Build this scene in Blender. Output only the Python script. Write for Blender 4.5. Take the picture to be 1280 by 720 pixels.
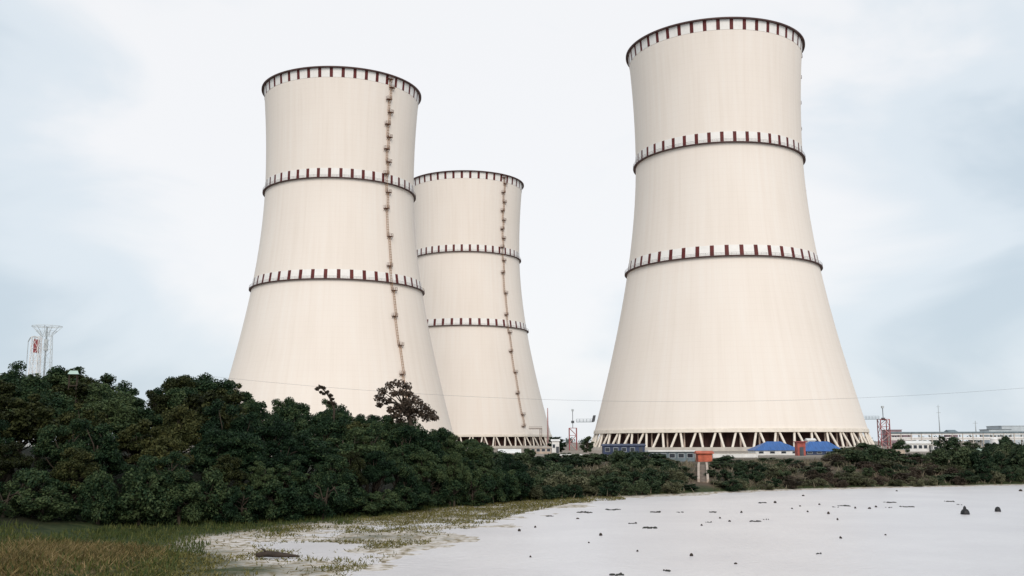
import bpy, math, random
import numpy as np
from mathutils import Vector, Matrix
R = math.radians
sc = bpy.context.scene
C = sc.collection
for o in list(bpy.data.objects):
    bpy.data.objects.remove(o)

# ------------------------------------------------------------------ camera
EYE = 6.0
FPX, PITCH, ROLL = 1251.3, 0.1530, 0.0040
cam = bpy.data.cameras.new('camera')
cam.sensor_width = 36.0
cam.lens = 36.0 * FPX / 1280.0
cam.clip_start, cam.clip_end = 0.5, 20000
camo = bpy.data.objects.new('camera', cam)
C.objects.link(camo)
ROT = Matrix.Rotation(math.pi / 2 + PITCH, 3, 'X') @ Matrix.Rotation(-ROLL, 3, 'Z')
camo.matrix_world = Matrix.Translation((0, 0, EYE)) @ ROT.to_4x4()
sc.camera = camo

def ray(px, py):
    return ROT @ Vector(((px - 640) / FPX, (360 - py) / FPX, -1))

def at(px, py, d):
    """world point seen at photo pixel (px, py), at ground distance d ahead"""
    v = ray(px, py)
    v = v * (d / v.y)
    return Vector((v.x, d, EYE + v.z))

def on_plane(px, py, z=0.0):
    v = ray(px, py)
    k = (z - EYE) / v.z
    return Vector((v.x * k, v.y * k, z))

def to_px(x, y, z):
    v = ROT.transposed() @ Vector((x, y, z - EYE))
    return 640 + FPX * v.x / -v.z, 360 - FPX * v.y / -v.z

# ------------------------------------------------------------------ world, sun, exposure
SUN_EL, SUN_AZ = R(35), R(6)          # azimuth measured from behind the viewer
w = bpy.data.worlds.new('World')
sc.world = w
w.use_nodes = True
nt = w.node_tree
N, L = nt.nodes, nt.links
N.clear()
out = N.new('ShaderNodeOutputWorld')
bg = N.new('ShaderNodeBackground')
bg.inputs['Strength'].default_value = 0.10
L.new(bg.outputs[0], out.inputs[0])
sky = N.new('ShaderNodeTexSky')
sky.sky_type = 'NISHITA'
sky.sun_disc = False
sky.sun_elevation = SUN_EL
sky.sun_rotation = math.pi + SUN_AZ
sky.dust_density = 2.0
tc = N.new('ShaderNodeTexCoord')
mp = N.new('ShaderNodeMapping')
mp.inputs['Scale'].default_value = (2.2, 2.2, 5.5)
mp.inputs['Location'].default_value = (0.35, 0.0, 0.2)
L.new(tc.outputs['Generated'], mp.inputs[0])
nz = N.new('ShaderNodeTexNoise')
nz.inputs['Scale'].default_value = 1.5
nz.inputs['Detail'].default_value = 5
nz.inputs['Roughness'].default_value = 0.5
nz.inputs['Distortion'].default_value = 0.4
L.new(mp.outputs[0], nz.inputs[0])
# thickest, brightest cloud lies ahead at mid height
dp = N.new('ShaderNodeVectorMath'); dp.operation = 'DOT_PRODUCT'
L.new(tc.outputs['Generated'], dp.inputs[0])
dp.inputs[1].default_value = Vector((-0.03, 0.93, 0.36)).normalized()
mr = N.new('ShaderNodeMapRange')
mr.inputs['From Min'].default_value = 0.865
mr.inputs['From Max'].default_value = 0.985
mr.inputs['To Min'].default_value = -0.22
mr.inputs['To Max'].default_value = 0.30
L.new(dp.outputs['Value'], mr.inputs[0])
ad = N.new('ShaderNodeMath'); ad.operation = 'ADD'
L.new(nz.outputs[0], ad.inputs[0]); L.new(mr.outputs[0], ad.inputs[1])
cr = N.new('ShaderNodeValToRGB')
cr.color_ramp.interpolation = 'EASE'
cr.color_ramp.elements[0].position = 0.22
cr.color_ramp.elements[0].color = (0.60, 0.695, 0.775, 1)
cr.color_ramp.elements[1].position = 0.72
cr.color_ramp.elements[1].color = (0.945, 0.95, 0.965, 1)
e = cr.color_ramp.elements.new(0.45); e.color = (0.76, 0.83, 0.89, 1)
L.new(ad.outputs[0], cr.inputs[0])
sc10 = N.new('ShaderNodeVectorMath'); sc10.operation = 'SCALE'
sc10.inputs['Scale'].default_value = 7.8
L.new(cr.outputs[0], sc10.inputs[0])
mx = N.new('ShaderNodeMixRGB')
mx.inputs[0].default_value = 0.93          # overcast: cloud covers nearly all of the blue
L.new(sky.outputs[0], mx.inputs[1]); L.new(sc10.outputs[0], mx.inputs[2])
L.new(mx.outputs[0], bg.inputs[0])

sl = bpy.data.lights.new('sun', 'SUN')
sl.energy = 1.5
sl.angle = R(34)
sl.color = (1.0, 0.92, 0.84)
so = bpy.data.objects.new('sun', sl)
C.objects.link(so)
sdir = Vector((math.sin(SUN_AZ) * math.cos(SUN_EL), -math.cos(SUN_AZ) * math.cos(SUN_EL), math.sin(SUN_EL)))
so.rotation_euler = sdir.to_track_quat('Z', 'Y').to_euler()
so.location = (0, -50, 200)
sc.view_settings.view_transform = 'Standard'
sc.view_settings.look = 'None'
sc.view_settings.exposure = 0.37
sc.view_settings.gamma = 1.0
sc.view_settings.use_curve_mapping = False
sc.render.resolution_x, sc.render.resolution_y = 1024, 576
sc.render.engine = 'CYCLES'
sc.cycles.max_bounces = 6

# ------------------------------------------------------------------ helpers
def tag(o, label=None, cat=None, group=None, kind=None):
    if label: o['label'] = label
    if cat: o['category'] = cat
    if group: o['group'] = group
    if kind: o['kind'] = kind
    return o

def empty(name, loc, rz=0.0, label=None, cat=None, group=None):
    o = bpy.data.objects.new(name, None)
    o.empty_display_size = 0.5
    o.location = loc
    o.rotation_euler = (0, 0, rz)
    C.objects.link(o)
    return tag(o, label, cat, group)

class MB:
    def __init__(s):
        s.v, s.f, s.m = [], [], []
    def add(s, vs, fs, mi=0):
        b = len(s.v)
        s.v += [tuple(v) for v in vs]
        s.f += [tuple(b + i for i in f) for f in fs]
        s.m += [mi] * len(fs)
        return s
    def box(s, x0, y0, z0, x1, y1, z1, mi=0):
        vs = [(x0, y0, z0), (x1, y0, z0), (x1, y1, z0), (x0, y1, z0), (x0, y0, z1), (x1, y0, z1), (x1, y1, z1), (x0, y1, z1)]
        return s.add(vs, [(0, 3, 2, 1), (4, 5, 6, 7), (0, 1, 5, 4), (1, 2, 6, 5), (2, 3, 7, 6), (3, 0, 4, 7)], mi)
    def tube(s, pts, rads, n=6, mi=0, cap=True):
        pts = [Vector(p) for p in pts]
        if not hasattr(rads, '__len__'): rads = [rads] * len(pts)
        vs, fs = [], []
        prev = None
        for i, p in enumerate(pts):
            t = (pts[min(i + 1, len(pts) - 1)] - pts[max(i - 1, 0)]).normalized()
            a = Vector((0, 0, 1)) if abs(t.z) < 0.9 else Vector((1, 0, 0))
            if prev is not None and (prev - t * prev.dot(t)).length > 1e-3:
                u = (prev - t * prev.dot(t)).normalized()
            else:
                u = (a - t * a.dot(t)).normalized()
            prev = u
            v_ = t.cross(u)
            for k in range(n):
                q = 2 * math.pi * (k + 0.5) / n
                vs.append(p + (u * math.cos(q) + v_ * math.sin(q)) * rads[i])
        for i in range(len(pts) - 1):
            for k in range(n):
                k2 = (k + 1) % n
                fs.append((i * n + k, i * n + k2, (i + 1) * n + k2, (i + 1) * n + k))
        if cap:
            fs.append(tuple(reversed(range(n))))
            fs.append(tuple((len(pts) - 1) * n + k for k in range(n)))
        return s.add(vs, fs, mi)
    def bar(s, a, b, r, mi=0):
        return s.tube([a, b], r, 4, mi)
    def lathe(s, prof, n=96, mi=0, a0=0.0, a1=2 * math.pi, closed=False):
        full = abs(a1 - a0 - 2 * math.pi) < 1e-6
        m = n if full else n + 1
        vs = []
        for r, z in prof:
            for k in range(m):
                q = a0 + (a1 - a0) * k / n
                vs.append((r * math.sin(q), -r * math.cos(q), z))
        fs = []
        P = len(prof)
        for i in range(P if closed else P - 1):
            i2 = (i + 1) % P
            for k in range(n):
                k2 = (k + 1) % m
                fs.append((i * m + k, i * m + k2, i2 * m + k2, i2 * m + k))
        return s.add(vs, fs, mi)
    def mesh(s, name, mats, smooth=False):
        me = bpy.data.meshes.new(name)
        me.from_pydata(s.v, [], s.f)
        for m in (mats if isinstance(mats, (list, tuple)) else [mats]): me.materials.append(m)
        if any(s.m): me.polygons.foreach_set('material_index', s.m)
        if smooth: me.polygons.foreach_set('use_smooth', [True] * len(s.f))
        me.update()
        return me
    def build(s, name, mats, parent=None, smooth=False):
        return link(name, s.mesh(name, mats, smooth), parent)

def link(name, me, parent=None, loc=None):
    o = bpy.data.objects.new(name, me)
    C.objects.link(o)
    if parent is not None: o.parent = parent
    if loc is not None: o.location = loc
    return o

def np_mesh(name, V, nper, mats, smooth=False):
    """faces of nper consecutive vertices"""
    V = np.asarray(V, dtype=np.float32)
    n = len(V); nf = n // nper
    me = bpy.data.meshes.new(name)
    me.vertices.add(n); me.vertices.foreach_set('co', V.ravel())
    me.loops.add(n); me.loops.foreach_set('vertex_index', np.arange(n, dtype=np.int32))
    me.polygons.add(nf)
    me.polygons.foreach_set('loop_start', np.arange(0, n, nper, dtype=np.int32))
    me.polygons.foreach_set('loop_total', np.full(nf, nper, dtype=np.int32))
    for m in (mats if isinstance(mats, (list, tuple)) else [mats]): me.materials.append(m)
    me.update(calc_edges=True)
    me.validate()
    return me

def mat(name, col, rough=0.7, noise=0.0, scale=4.0, metal=0.0, spec=0.3, stretch=(1, 1, 1), bump=0.0):
    m = bpy.data.materials.new(name)
    m.use_nodes = True
    t = m.node_tree
    b = t.nodes['Principled BSDF']
    b.inputs['Roughness'].default_value = rough
    b.inputs['Metallic'].default_value = metal
    b.inputs['Specular IOR Level'].default_value = spec
    b.inputs['Base Color'].default_value = (*col, 1)
    if noise > 0 or bump > 0:
        tcn = t.nodes.new('ShaderNodeTexCoord')
        mpn = t.nodes.new('ShaderNodeMapping')
        mpn.inputs['Scale'].default_value = stretch
        t.links.new(tcn.outputs['Object'], mpn.inputs[0])
        n = t.nodes.new('ShaderNodeTexNoise')
        n.inputs['Scale'].default_value = scale
        n.inputs['Detail'].default_value = 6
        t.links.new(mpn.outputs[0], n.inputs[0])
        r = t.nodes.new('ShaderNodeValToRGB')
        r.color_ramp.elements[0].position = 0.3
        r.color_ramp.elements[1].position = 0.7
        r.color_ramp.elements[0].color = (*[c * (1 - noise) for c in col], 1)
        r.color_ramp.elements[1].color = (*[min(1, c * (1 + noise)) for c in col], 1)
        t.links.new(n.outputs[0], r.inputs[0])
        t.links.new(r.outputs[0], b.inputs['Base Color'])
        if bump > 0:
            bp = t.nodes.new('ShaderNodeBump')
            bp.inputs['Strength'].default_value = bump
            t.links.new(n.outputs[0], bp.inputs['Height'])
            t.links.new(bp.outputs[0], b.inputs['Normal'])
    return m

def leaf_mat(name, c0, c1, c2, trans=0.25):
    """foliage: tint differs from plant to plant, clump to clump and leaf to leaf"""
    m = bpy.data.materials.new(name)
    m.use_nodes = True
    t = m.node_tree
    b = t.nodes['Principled BSDF']
    b.inputs['Roughness'].default_value = 0.55
    b.inputs['Specular IOR Level'].default_value = 0.12
    oi = t.nodes.new('ShaderNodeObjectInfo')
    ge = t.nodes.new('ShaderNodeNewGeometry')
    tcn = t.nodes.new('ShaderNodeTexCoord')
    n = t.nodes.new('ShaderNodeTexNoise')
    n.inputs['Scale'].default_value = 0.9
    n.inputs['Detail'].default_value = 2
    t.links.new(tcn.outputs['Object'], n.inputs[0])
    a1 = t.nodes.new('ShaderNodeMath'); a1.operation = 'MULTIPLY_ADD'
    t.links.new(oi.outputs['Random'], a1.inputs[0]); a1.inputs[1].default_value = 0.50; a1.inputs[2].default_value = -0.30
    a2 = t.nodes.new('ShaderNodeMath'); a2.operation = 'MULTIPLY_ADD'
    t.links.new(ge.outputs['Random Per Island'], a2.inputs[0]); a2.inputs[1].default_value = 0.38
    t.links.new(a1.outputs[0], a2.inputs[2])
    a3 = t.nodes.new('ShaderNodeMath'); a3.operation = 'ADD'
    t.links.new(a2.outputs[0], a3.inputs[0]); t.links.new(n.outputs[0], a3.inputs[1])
    r = t.nodes.new('ShaderNodeValToRGB')
    r.color_ramp.elements[0].position = 0.25; r.color_ramp.elements[0].color = (*c0, 1)
    r.color_ramp.elements[1].position = 0.95; r.color_ramp.elements[1].color = (*c2, 1)
    e = r.color_ramp.elements.new(0.6); e.color = (*c1, 1)
    t.links.new(a3.outputs[0], r.inputs[0])
    t.links.new(r.outputs[0], b.inputs['Base Color'])
    if trans > 0:
        tr = t.nodes.new('ShaderNodeBsdfTranslucent')
        t.links.new(r.outputs[0], tr.inputs[0])
        mxs = t.nodes.new('ShaderNodeMixShader')
        mxs.inputs[0].default_value = trans
        t.links.new(b.outputs[0], mxs.inputs[1]); t.links.new(tr.outputs[0], mxs.inputs[2])
        t.links.new(mxs.outputs[0], t.nodes['Material Output'].inputs[0])
    return m

# ------------------------------------------------------------------ terrain
rng = np.random.default_rng(7)
SHORE = [(-12, -200), (-10, 20), (-8.9, 45), (-7.4, 54.8), (-4.6, 70), (-0.6, 86), (4.5, 101), (14.0, 111), (32.0, 125), (49, 132), (71, 138.5), (140, 156), (400, 175), (6000, 260)]
FOOT = [(-19, -200), (-18, 20), (-17.0, 48), (-19.8, 60), (-19.5, 66), (-14.0, 76), (-9.3, 86), (-0.5, 102), (4.2, 106), (14.0, 113.5), (32.0, 126.5), (49, 133), (71, 139.5), (140, 157), (400, 176), (6000, 262)]

def signed(poly, X, Y):
    """distance to a polyline, positive to its left/behind"""
    best = np.full(X.shape, 1e18); sg = np.ones(X.shape)
    for (x0, y0), (x1, y1) in zip(poly[:-1], poly[1:]):
        dx, dy = x1 - x0, y1 - y0
        t = np.clip(((X - x0) * dx + (Y - y0) * dy) / (dx * dx + dy * dy), 0, 1)
        ex, ey = X - (x0 + t * dx), Y - (y0 + t * dy)
        d = ex * ex + ey * ey
        cr_ = dx * ey - dy * ex
        u = d < best - 1e-9
        best = np.where(u, d, best); sg = np.where(u, np.sign(cr_), sg)
    return np.sqrt(best) * sg

def vnoise(X, Y, seed, s):
    """smooth value noise"""
    X = X / s; Y = Y / s
    xi, yi = np.floor(X), np.floor(Y)
    fx, fy = X - xi, Y - yi
    fx = fx * fx * (3 - 2 * fx); fy = fy * fy * (3 - 2 * fy)
    def h(a, b):
        q = np.sin(a * 127.1 + b * 311.7 + seed * 74.7) * 43758.5453
        return q - np.floor(q)
    return (h(xi, yi) * (1 - fx) + h(xi + 1, yi) * fx) * (1 - fy) + (h(xi, yi + 1) * (1 - fx) + h(xi + 1, yi + 1) * fx) * fy - 0.5

PLAIN = 2.7
def height(X, Y):
    X = np.asarray(X, float); Y = np.asarray(Y, float)
    s = signed(SHORE, X, Y); f = signed(FOOT, X, Y)
    far = np.clip((X - 8) / 20, 0, 1)
    wob = vnoise(X, Y, 3, 3.2) * 1.1 + vnoise(X, Y, 4, 1.3) * 0.6 + vnoise(X, Y, 5, 0.6) * 0.3
    mud = np.clip(s * 0.010, -1.6, 0.035) + wob * 0.105 * (1 - far * 0.8) * np.exp(-(np.maximum(0, np.abs(s - 3) - 5) / 4) ** 2)
    # a backwater behind the first strip of weed
    pool = np.exp(-(((X + 13.5) / 4.6) ** 2 + ((Y - 58.5) / 6.5) ** 2) ** 2) * 0.09
    mud = mud - pool
    bank = np.clip(f, 0, None)
    rise = (PLAIN - 0.1) * (1 - np.exp(-np.clip(bank * (0.055 + 0.09 * far), 0, 20) ** 1.35))
    hill = 3.2 * np.clip((f - 10) / 30, 0, 1) * np.clip((-X - 2) / 25, 0, 1) * np.clip((150 - Y) / 40, 0, 1)
    dry = np.exp(-(((X + 21) / 7) ** 2 + ((Y - 48) / 9) ** 2)) * 0.25
    lump = vnoise(X, Y, 9, 6) * 0.35 * np.clip(bank / 6, 0, 1) * np.clip((200 - Y) / 40, 0, 1)
    return mud + rise + hill + lump + dry * np.clip(s / 3, 0, 1)

def h1(x, y):
    return float(height(np.array([x]), np.array([y]))[0])

def axis(lo, a, b, hi, step, g):
    v = list(np.arange(a, b, step))
    q, st = b, step
    while q < hi: v.append(q); st *= g; q += st
    v.append(hi)
    q, st = a - step, step
    left = []
    while q > lo: left.append(q); st *= g; q -= st
    left.append(lo)
    return np.array(sorted(left) + v)

xs = axis(-6000, -34, 24, 6000, 0.33, 1.07)
ys = axis(-250, 40, 116, 9000, 0.36, 1.06)
GX, GY = np.meshgrid(xs, ys)
GZ = height(GX, GY)
nx, ny = len(xs), len(ys)
V = np.stack([GX, GY, GZ], -1).reshape(-1, 3)
idx = np.arange(nx * ny).reshape(ny, nx)
F = np.stack([idx[:-1, :-1], idx[:-1, 1:], idx[1:, 1:], idx[1:, :-1]], -1).reshape(-1, 4)
me = bpy.data.meshes.new('ground')
me.vertices.add(len(V)); me.vertices.foreach_set('co', V.astype(np.float32).ravel())
me.loops.add(F.size); me.loops.foreach_set('vertex_index', F.astype(np.int32).ravel())
me.polygons.add(len(F))
me.polygons.foreach_set('loop_start', np.arange(0, F.size, 4, dtype=np.int32))
me.polygons.foreach_set('loop_total', np.full(len(F), 4, dtype=np.int32))
me.polygons.foreach_set('use_smooth', np.ones(len(F), dtype=bool))
me.update(calc_edges=True)

gm = bpy.data.materials.new('bank_soil')
gm.use_nodes = True
t = gm.node_tree
b = t.nodes['Principled BSDF']
b.inputs['Roughness'].default_value = 0.9
b.inputs['Specular IOR Level'].default_value = 0.15
ge = t.nodes.new('ShaderNodeNewGeometry')
sp = t.nodes.new('ShaderNodeSeparateXYZ'); t.links.new(ge.outputs['Position'], sp.inputs[0])
def noise(scale, det=5, rough=0.55):
    n = t.nodes.new('ShaderNodeTexNoise'); n.inputs['Scale'].default_value = scale; n.inputs['Detail'].default_value = det
    n.inputs['Roughness'].default_value = rough
    t.links.new(ge.outputs['Position'], n.inputs[0]); return n
def ramp(src, stops):
    r = t.nodes.new('ShaderNodeValToRGB')
    while len(r.color_ramp.elements) < len(stops): r.color_ramp.elements.new(0.5)
    for e, (p, c) in zip(r.color_ramp.elements, stops):
        e.position = p; e.color = (*c, 1)
    t.links.new(src, r.inputs[0]); return r
def mrange(src, a, b_, c=0.0, d=1.0):
    r = t.nodes.new('ShaderNodeMapRange')
    for k, v in zip(('From Min', 'From Max', 'To Min', 'To Max'), (a, b_, c, d)): r.inputs[k].default_value = v
    t.links.new(src, r.inputs[0]); return r
def mixc(fac, a, b_):
    r = t.nodes.new('ShaderNodeMixRGB'); t.links.new(fac, r.inputs[0]); t.links.new(a, r.inputs[1]); t.links.new(b_, r.inputs[2]); return r
def maths(op, a, b_):
    r = t.nodes.new('ShaderNodeMath'); r.operation = op
    for i, q in enumerate((a, b_)):
        if isinstance(q, (int, float)): r.inputs[i].default_value = q
        else: t.links.new(q, r.inputs[i])
    return r
n1, n2, n3 = noise(1.6, 7), noise(0.25), noise(0.06)
silt = ramp(n1.outputs[0], [(0.32, (0.16, 0.125, 0.07)), (0.45, (0.36, 0.30, 0.22)), (0.54, (0.60, 0.54, 0.49)), (0.7, (0.72, 0.67, 0.63))])
grass = ramp(n1.outputs[0], [(0.3, (0.016, 0.030, 0.010)), (0.55, (0.042, 0.055, 0.020)), (0.75, (0.095, 0.09, 0.035))])
dry = ramp(n1.outputs[0], [(0.3, (0.07, 0.045, 0.02)), (0.55, (0.16, 0.10, 0.04)), (0.75, (0.24, 0.16, 0.075))])
scrub = ramp(n2.outputs[0], [(0.3, (0.045, 0.045, 0.025)), (0.5, (0.085, 0.068, 0.048)), (0.7, (0.13, 0.085, 0.06))])
yard = ramp(n2.outputs[0], [(0.3, (0.20, 0.17, 0.14)), (0.7, (0.32, 0.28, 0.24))])
hz = maths('MULTIPLY_ADD', n1.outputs[0], 0.22); hz.inputs[2].default_value = -0.11
zz = maths('ADD', sp.outputs[2], hz.outputs[0])
fg = mrange(zz.outputs[0], 0.03, 0.14)                 # silt below, turf above
dryf = maths('MULTIPLY', mrange(sp.outputs[0], -16.0, -19).outputs[0], mrange(sp.outputs[1], 58, 52).outputs[0])
dryn = maths('MULTIPLY', dryf.outputs[0], mrange(n2.outputs[0], 0.35, 0.6).outputs[0])
turf = mixc(dryn.outputs[0], grass.outputs[0], dry.outputs[0])
low = mixc(fg.outputs[0], silt.outputs[0], turf.outputs[0])
scf = mrange(sp.outputs[2], 0.25, 0.8)
scx = maths('MULTIPLY', scf.outputs[0], mrange(sp.outputs[0], 4, 16).outputs[0])
litter = ramp(n2.outputs[0], [(0.3, (0.014, 0.018, 0.009)), (0.7, (0.035, 0.034, 0.018))])
lowa = mixc(mrange(sp.outputs[2], 0.75, 1.3).outputs[0], low.outputs[0], litter.outputs[0])
lowb = mixc(scx.outputs[0], lowa.outputs[0], scrub.outputs[0])
yf = mrange(sp.outputs[1], 185, 230)
fin = mixc(yf.outputs[0], lowb.outputs[0], yard.outputs[0])
t.links.new(fin.outputs[0], b.inputs['Base Color'])
bp = t.nodes.new('ShaderNodeBump'); bp.inputs['Strength'].default_value = 0.6; bp.inputs['Distance'].default_value = 0.12
t.links.new(n1.outputs[0], bp.inputs['Height']); t.links.new(bp.outputs[0], b.inputs['Normal'])
me.materials.append(gm)
tag(link('ground', me), kind='structure')

# water: silty and pale, ruffled
wm = bpy.data.materials.new('silty_water')
wm.use_nodes = True
t = wm.node_tree
b = t.nodes['Principled BSDF']
b.inputs['Roughness'].default_value = 0.32
b.inputs['Specular IOR Level'].default_value = 0.5
b.inputs['IOR'].default_value = 1.33
ge = t.nodes.new('ShaderNodeNewGeometry')
n1 = noise(0.12, 4)
wc = ramp(n1.outputs[0], [(0.3, (0.63, 0.59, 0.588)), (0.7, (0.71, 0.668, 0.66))])
t.links.new(wc.outputs[0], b.inputs['Base Color'])
mpw = t.nodes.new('ShaderNodeMapping'); mpw.inputs['Scale'].default_value = (0.8, 2.0, 1)
t.links.new(ge.outputs['Position'], mpw.inputs[0])
n2 = t.nodes.new('ShaderNodeTexNoise'); n2.inputs['Scale'].default_value = 1.6; n2.inputs['Detail'].default_value = 6
t.links.new(mpw.outputs[0], n2.inputs[0])
bp = t.nodes.new('ShaderNodeBump'); bp.inputs['Strength'].default_value = 0.55; bp.inputs['Distance'].default_value = 0.25
t.links.new(n2.outputs[0], bp.inputs['Height']); t.links.new(bp.outputs[0], b.inputs['Normal'])
wx, wy = [-6000, -60, 0, 60, 200, 6000], [-250, 0, 60, 120, 200, 400]
V = [(x, y, 0) for y in wy for x in wx]
F = [(j * 6 + i, j * 6 + i + 1, (j + 1) * 6 + i + 1, (j + 1) * 6 + i) for j in range(5) for i in range(5)]
m_ = MB(); m_.add(V, F)
tag(m_.build('water', wm), kind='structure')

# ------------------------------------------------------------------ materials
M = {}
M['red'] = mat('maroon_paint', (0.115, 0.018, 0.016), 0.6, 0.25, 0.6)
M['white'] = mat('white_paint', (0.86, 0.825, 0.78), 0.6, 0.05, 0.5)
M['gallery'] = mat('dark_steel_walkway', (0.075, 0.038, 0.034), 0.6, 0.3, 0.5)
M['leg'] = mat('cast_concrete', (0.80, 0.72, 0.62), 0.85, 0.10, 0.6)
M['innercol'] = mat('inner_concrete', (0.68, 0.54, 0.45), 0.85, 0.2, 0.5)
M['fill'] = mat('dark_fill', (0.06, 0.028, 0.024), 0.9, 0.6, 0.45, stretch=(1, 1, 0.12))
M['ladder'] = mat('ochre_steel', (0.36, 0.19, 0.085), 0.6, 0.2, 0.7)
M['landing'] = mat('rusty_steel', (0.13, 0.06, 0.035), 0.7, 0.3, 0.7)
M['concrete'] = mat('pale_concrete', (0.55, 0.50, 0.44), 0.85, 0.15, 0.4)
M['redsteel'] = mat('red_painted_steel', (0.30, 0.075, 0.08), 0.5, 0.2, 1.0)
M['pinksteel'] = mat('faded_red_steel', (0.50, 0.30, 0.29), 0.5, 0.15, 1.0)
M['whitesteel'] = mat('white_painted_steel', (0.78, 0.76, 0.74), 0.5, 0.06, 1.0)
M['greysteel'] = mat('galvanised_steel', (0.42, 0.45, 0.46), 0.5, 0.15, 0.7, metal=0.2)
M['palesteel'] = mat('pale_cladding', (0.50, 0.55, 0.58), 0.6, 0.12, 0.3)  # pale tone chosen in place of distance haze on the far halls
M['darksteel'] = mat('dark_steel', (0.07, 0.075, 0.085), 0.5, 0.3, 1.0)
M['blueroof'] = mat('blue_sheet_roof', (0.04, 0.12, 0.33), 0.5, 0.25, 0.8, stretch=(3, 0.3, 1))
M['darkblue'] = mat('navy_panels', (0.035, 0.05, 0.10), 0.55, 0.25, 0.8)
M['orange'] = mat('orange_red_paint', (0.50, 0.125, 0.07), 0.65, 0.35, 0.9)
M['redbox'] = mat('dusky_red_box', (0.36, 0.09, 0.07), 0.7, 0.35, 0.9)
M['greywall'] = mat('weathered_grey_panels', (0.16, 0.20, 0.22), 0.7, 0.25, 0.9, stretch=(2, 2, 0.4))
M['whitewall'] = mat('whitewashed_wall', (0.74, 0.72, 0.69), 0.8, 0.12, 0.7)
M['tanwall'] = mat('tan_plaster', (0.46, 0.37, 0.30), 0.85, 0.2, 0.6)
M['palegreen'] = mat('pale_green_sheet', (0.42, 0.54, 0.47), 0.7, 0.15, 0.6)
M['wetsilt'] = mat('wet_silt', (0.17, 0.13, 0.10), 0.8, 0.4, 1.5)
M['glass'] = mat('dark_glass', (0.03, 0.035, 0.045), 0.15, spec=0.6)
M['duskred'] = mat('dusky_brick', (0.27, 0.20, 0.22), 0.85, 0.2, 0.4)
M['bark'] = mat('bark', (0.055, 0.042, 0.03), 0.95, 0.4, 3.0, stretch=(1, 1, 0.2), bump=0.4)
M['deadwood'] = mat('wet_driftwood', (0.040, 0.028, 0.020), 0.7, 0.5, 3.0, bump=0.4)
M['weed'] = mat('floating_weed', (0.045, 0.042, 0.036), 0.8, 0.5, 3.0, bump=0.4)
M['rock'] = mat('wet_dark_stone', (0.022, 0.021, 0.022), 0.5, 0.4, 2.5, bump=0.4)
M['wire'] = mat('aluminium_cable', (0.25, 0.25, 0.26), 0.5)

# shell concrete: cream, with faint pour joints, meridian panel lines and rain streaks
sm = bpy.data.materials.new('cream_shell_concrete')
sm.use_nodes = True
t = sm.node_tree
b = t.nodes['Principled BSDF']
b.inputs['Roughness'].default_value = 0.85
b.inputs['Specular IOR Level'].default_value = 0.2
tcn = t.nodes.new('ShaderNodeTexCoord')
sp = t.nodes.new('ShaderNodeSeparateXYZ'); t.links.new(tcn.outputs['Object'], sp.inputs[0])
an = maths('ARCTAN2', sp.outputs[0], sp.outputs[1])
cx = t.nodes.new('ShaderNodeCombineXYZ')
t.links.new(maths('MULTIPLY', an.outputs[0], 9.0).outputs[0], cx.inputs[0]); t.links.new(maths('MULTIPLY', sp.outputs[2], 0.012).outputs[0], cx.inputs[2])
na = t.nodes.new('ShaderNodeTexNoise'); na.inputs['Scale'].default_value = 2.2; na.inputs['Detail'].default_value = 6
t.links.new(cx.outputs[0], na.inputs[0])
nb = t.nodes.new('ShaderNodeTexNoise'); nb.inputs['Scale'].default_value = 0.03; nb.inputs['Detail'].default_value = 4
t.links.new(tcn.outputs['Object'], nb.inputs[0])
zl = maths('FRACT', maths('DIVIDE', sp.outputs[2], 2.4).outputs[0], 0)
zj = maths('LESS_THAN', zl.outputs[0], 0.05)
al = maths('FRACT', maths('MULTIPLY', an.outputs[0], 132 / (2 * math.pi)).outputs[0], 0)
aj = maths('LESS_THAN', al.outputs[0], 0.05)
jn = maths('MAXIMUM', zj.outputs[0], aj.outputs[0])
base = ramp(maths('ADD', maths('MULTIPLY', na.outputs[0], 0.6).outputs[0], maths('MULTIPLY', nb.outputs[0], 0.4).outputs[0]).outputs[0],
            [(0.30, (0.80, 0.71, 0.625)), (0.5, (0.845, 0.757, 0.675)), (0.70, (0.865, 0.79, 0.715))])
dk = t.nodes.new('ShaderNodeMixRGB'); dk.blend_type = 'MULTIPLY'
t.links.new(maths('MULTIPLY', jn.outputs[0], 0.08).outputs[0], dk.inputs[0])
t.links.new(base.outputs[0], dk.inputs[1]); dk.inputs[2].default_value = (0.6, 0.55, 0.5, 1)
t.links.new(dk.outputs[0], b.inputs['Base Color'])
M['shell'] = sm

# ------------------------------------------------------------------ cooling towers
Z_LEG, Z_BASE, Z_B3, Z_B2, Z_RIM = 0.0, 7.55, 74.2, 121.1, 172.6      # above the tower's own ground
R_RIM, R_B2, R_B3, R_BASE = 37.5, 35.5, 39.9, 55.3
R0, Z0 = 35.35, 128.0
C_LO = (Z0 - Z_BASE) / math.sqrt((R_BASE / R0) ** 2 - 1)
C_HI = (Z_RIM - Z0) / math.sqrt((R_RIM / R0) ** 2 - 1)
def shell_r(z):
    return R0 * math.sqrt(1 + ((z - Z0) / (C_LO if z < Z0 else C_HI)) ** 2)
NP = 44

def pol(r, a, z):
    return Vector((r * math.sin(a), -r * math.cos(a), z))

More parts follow.
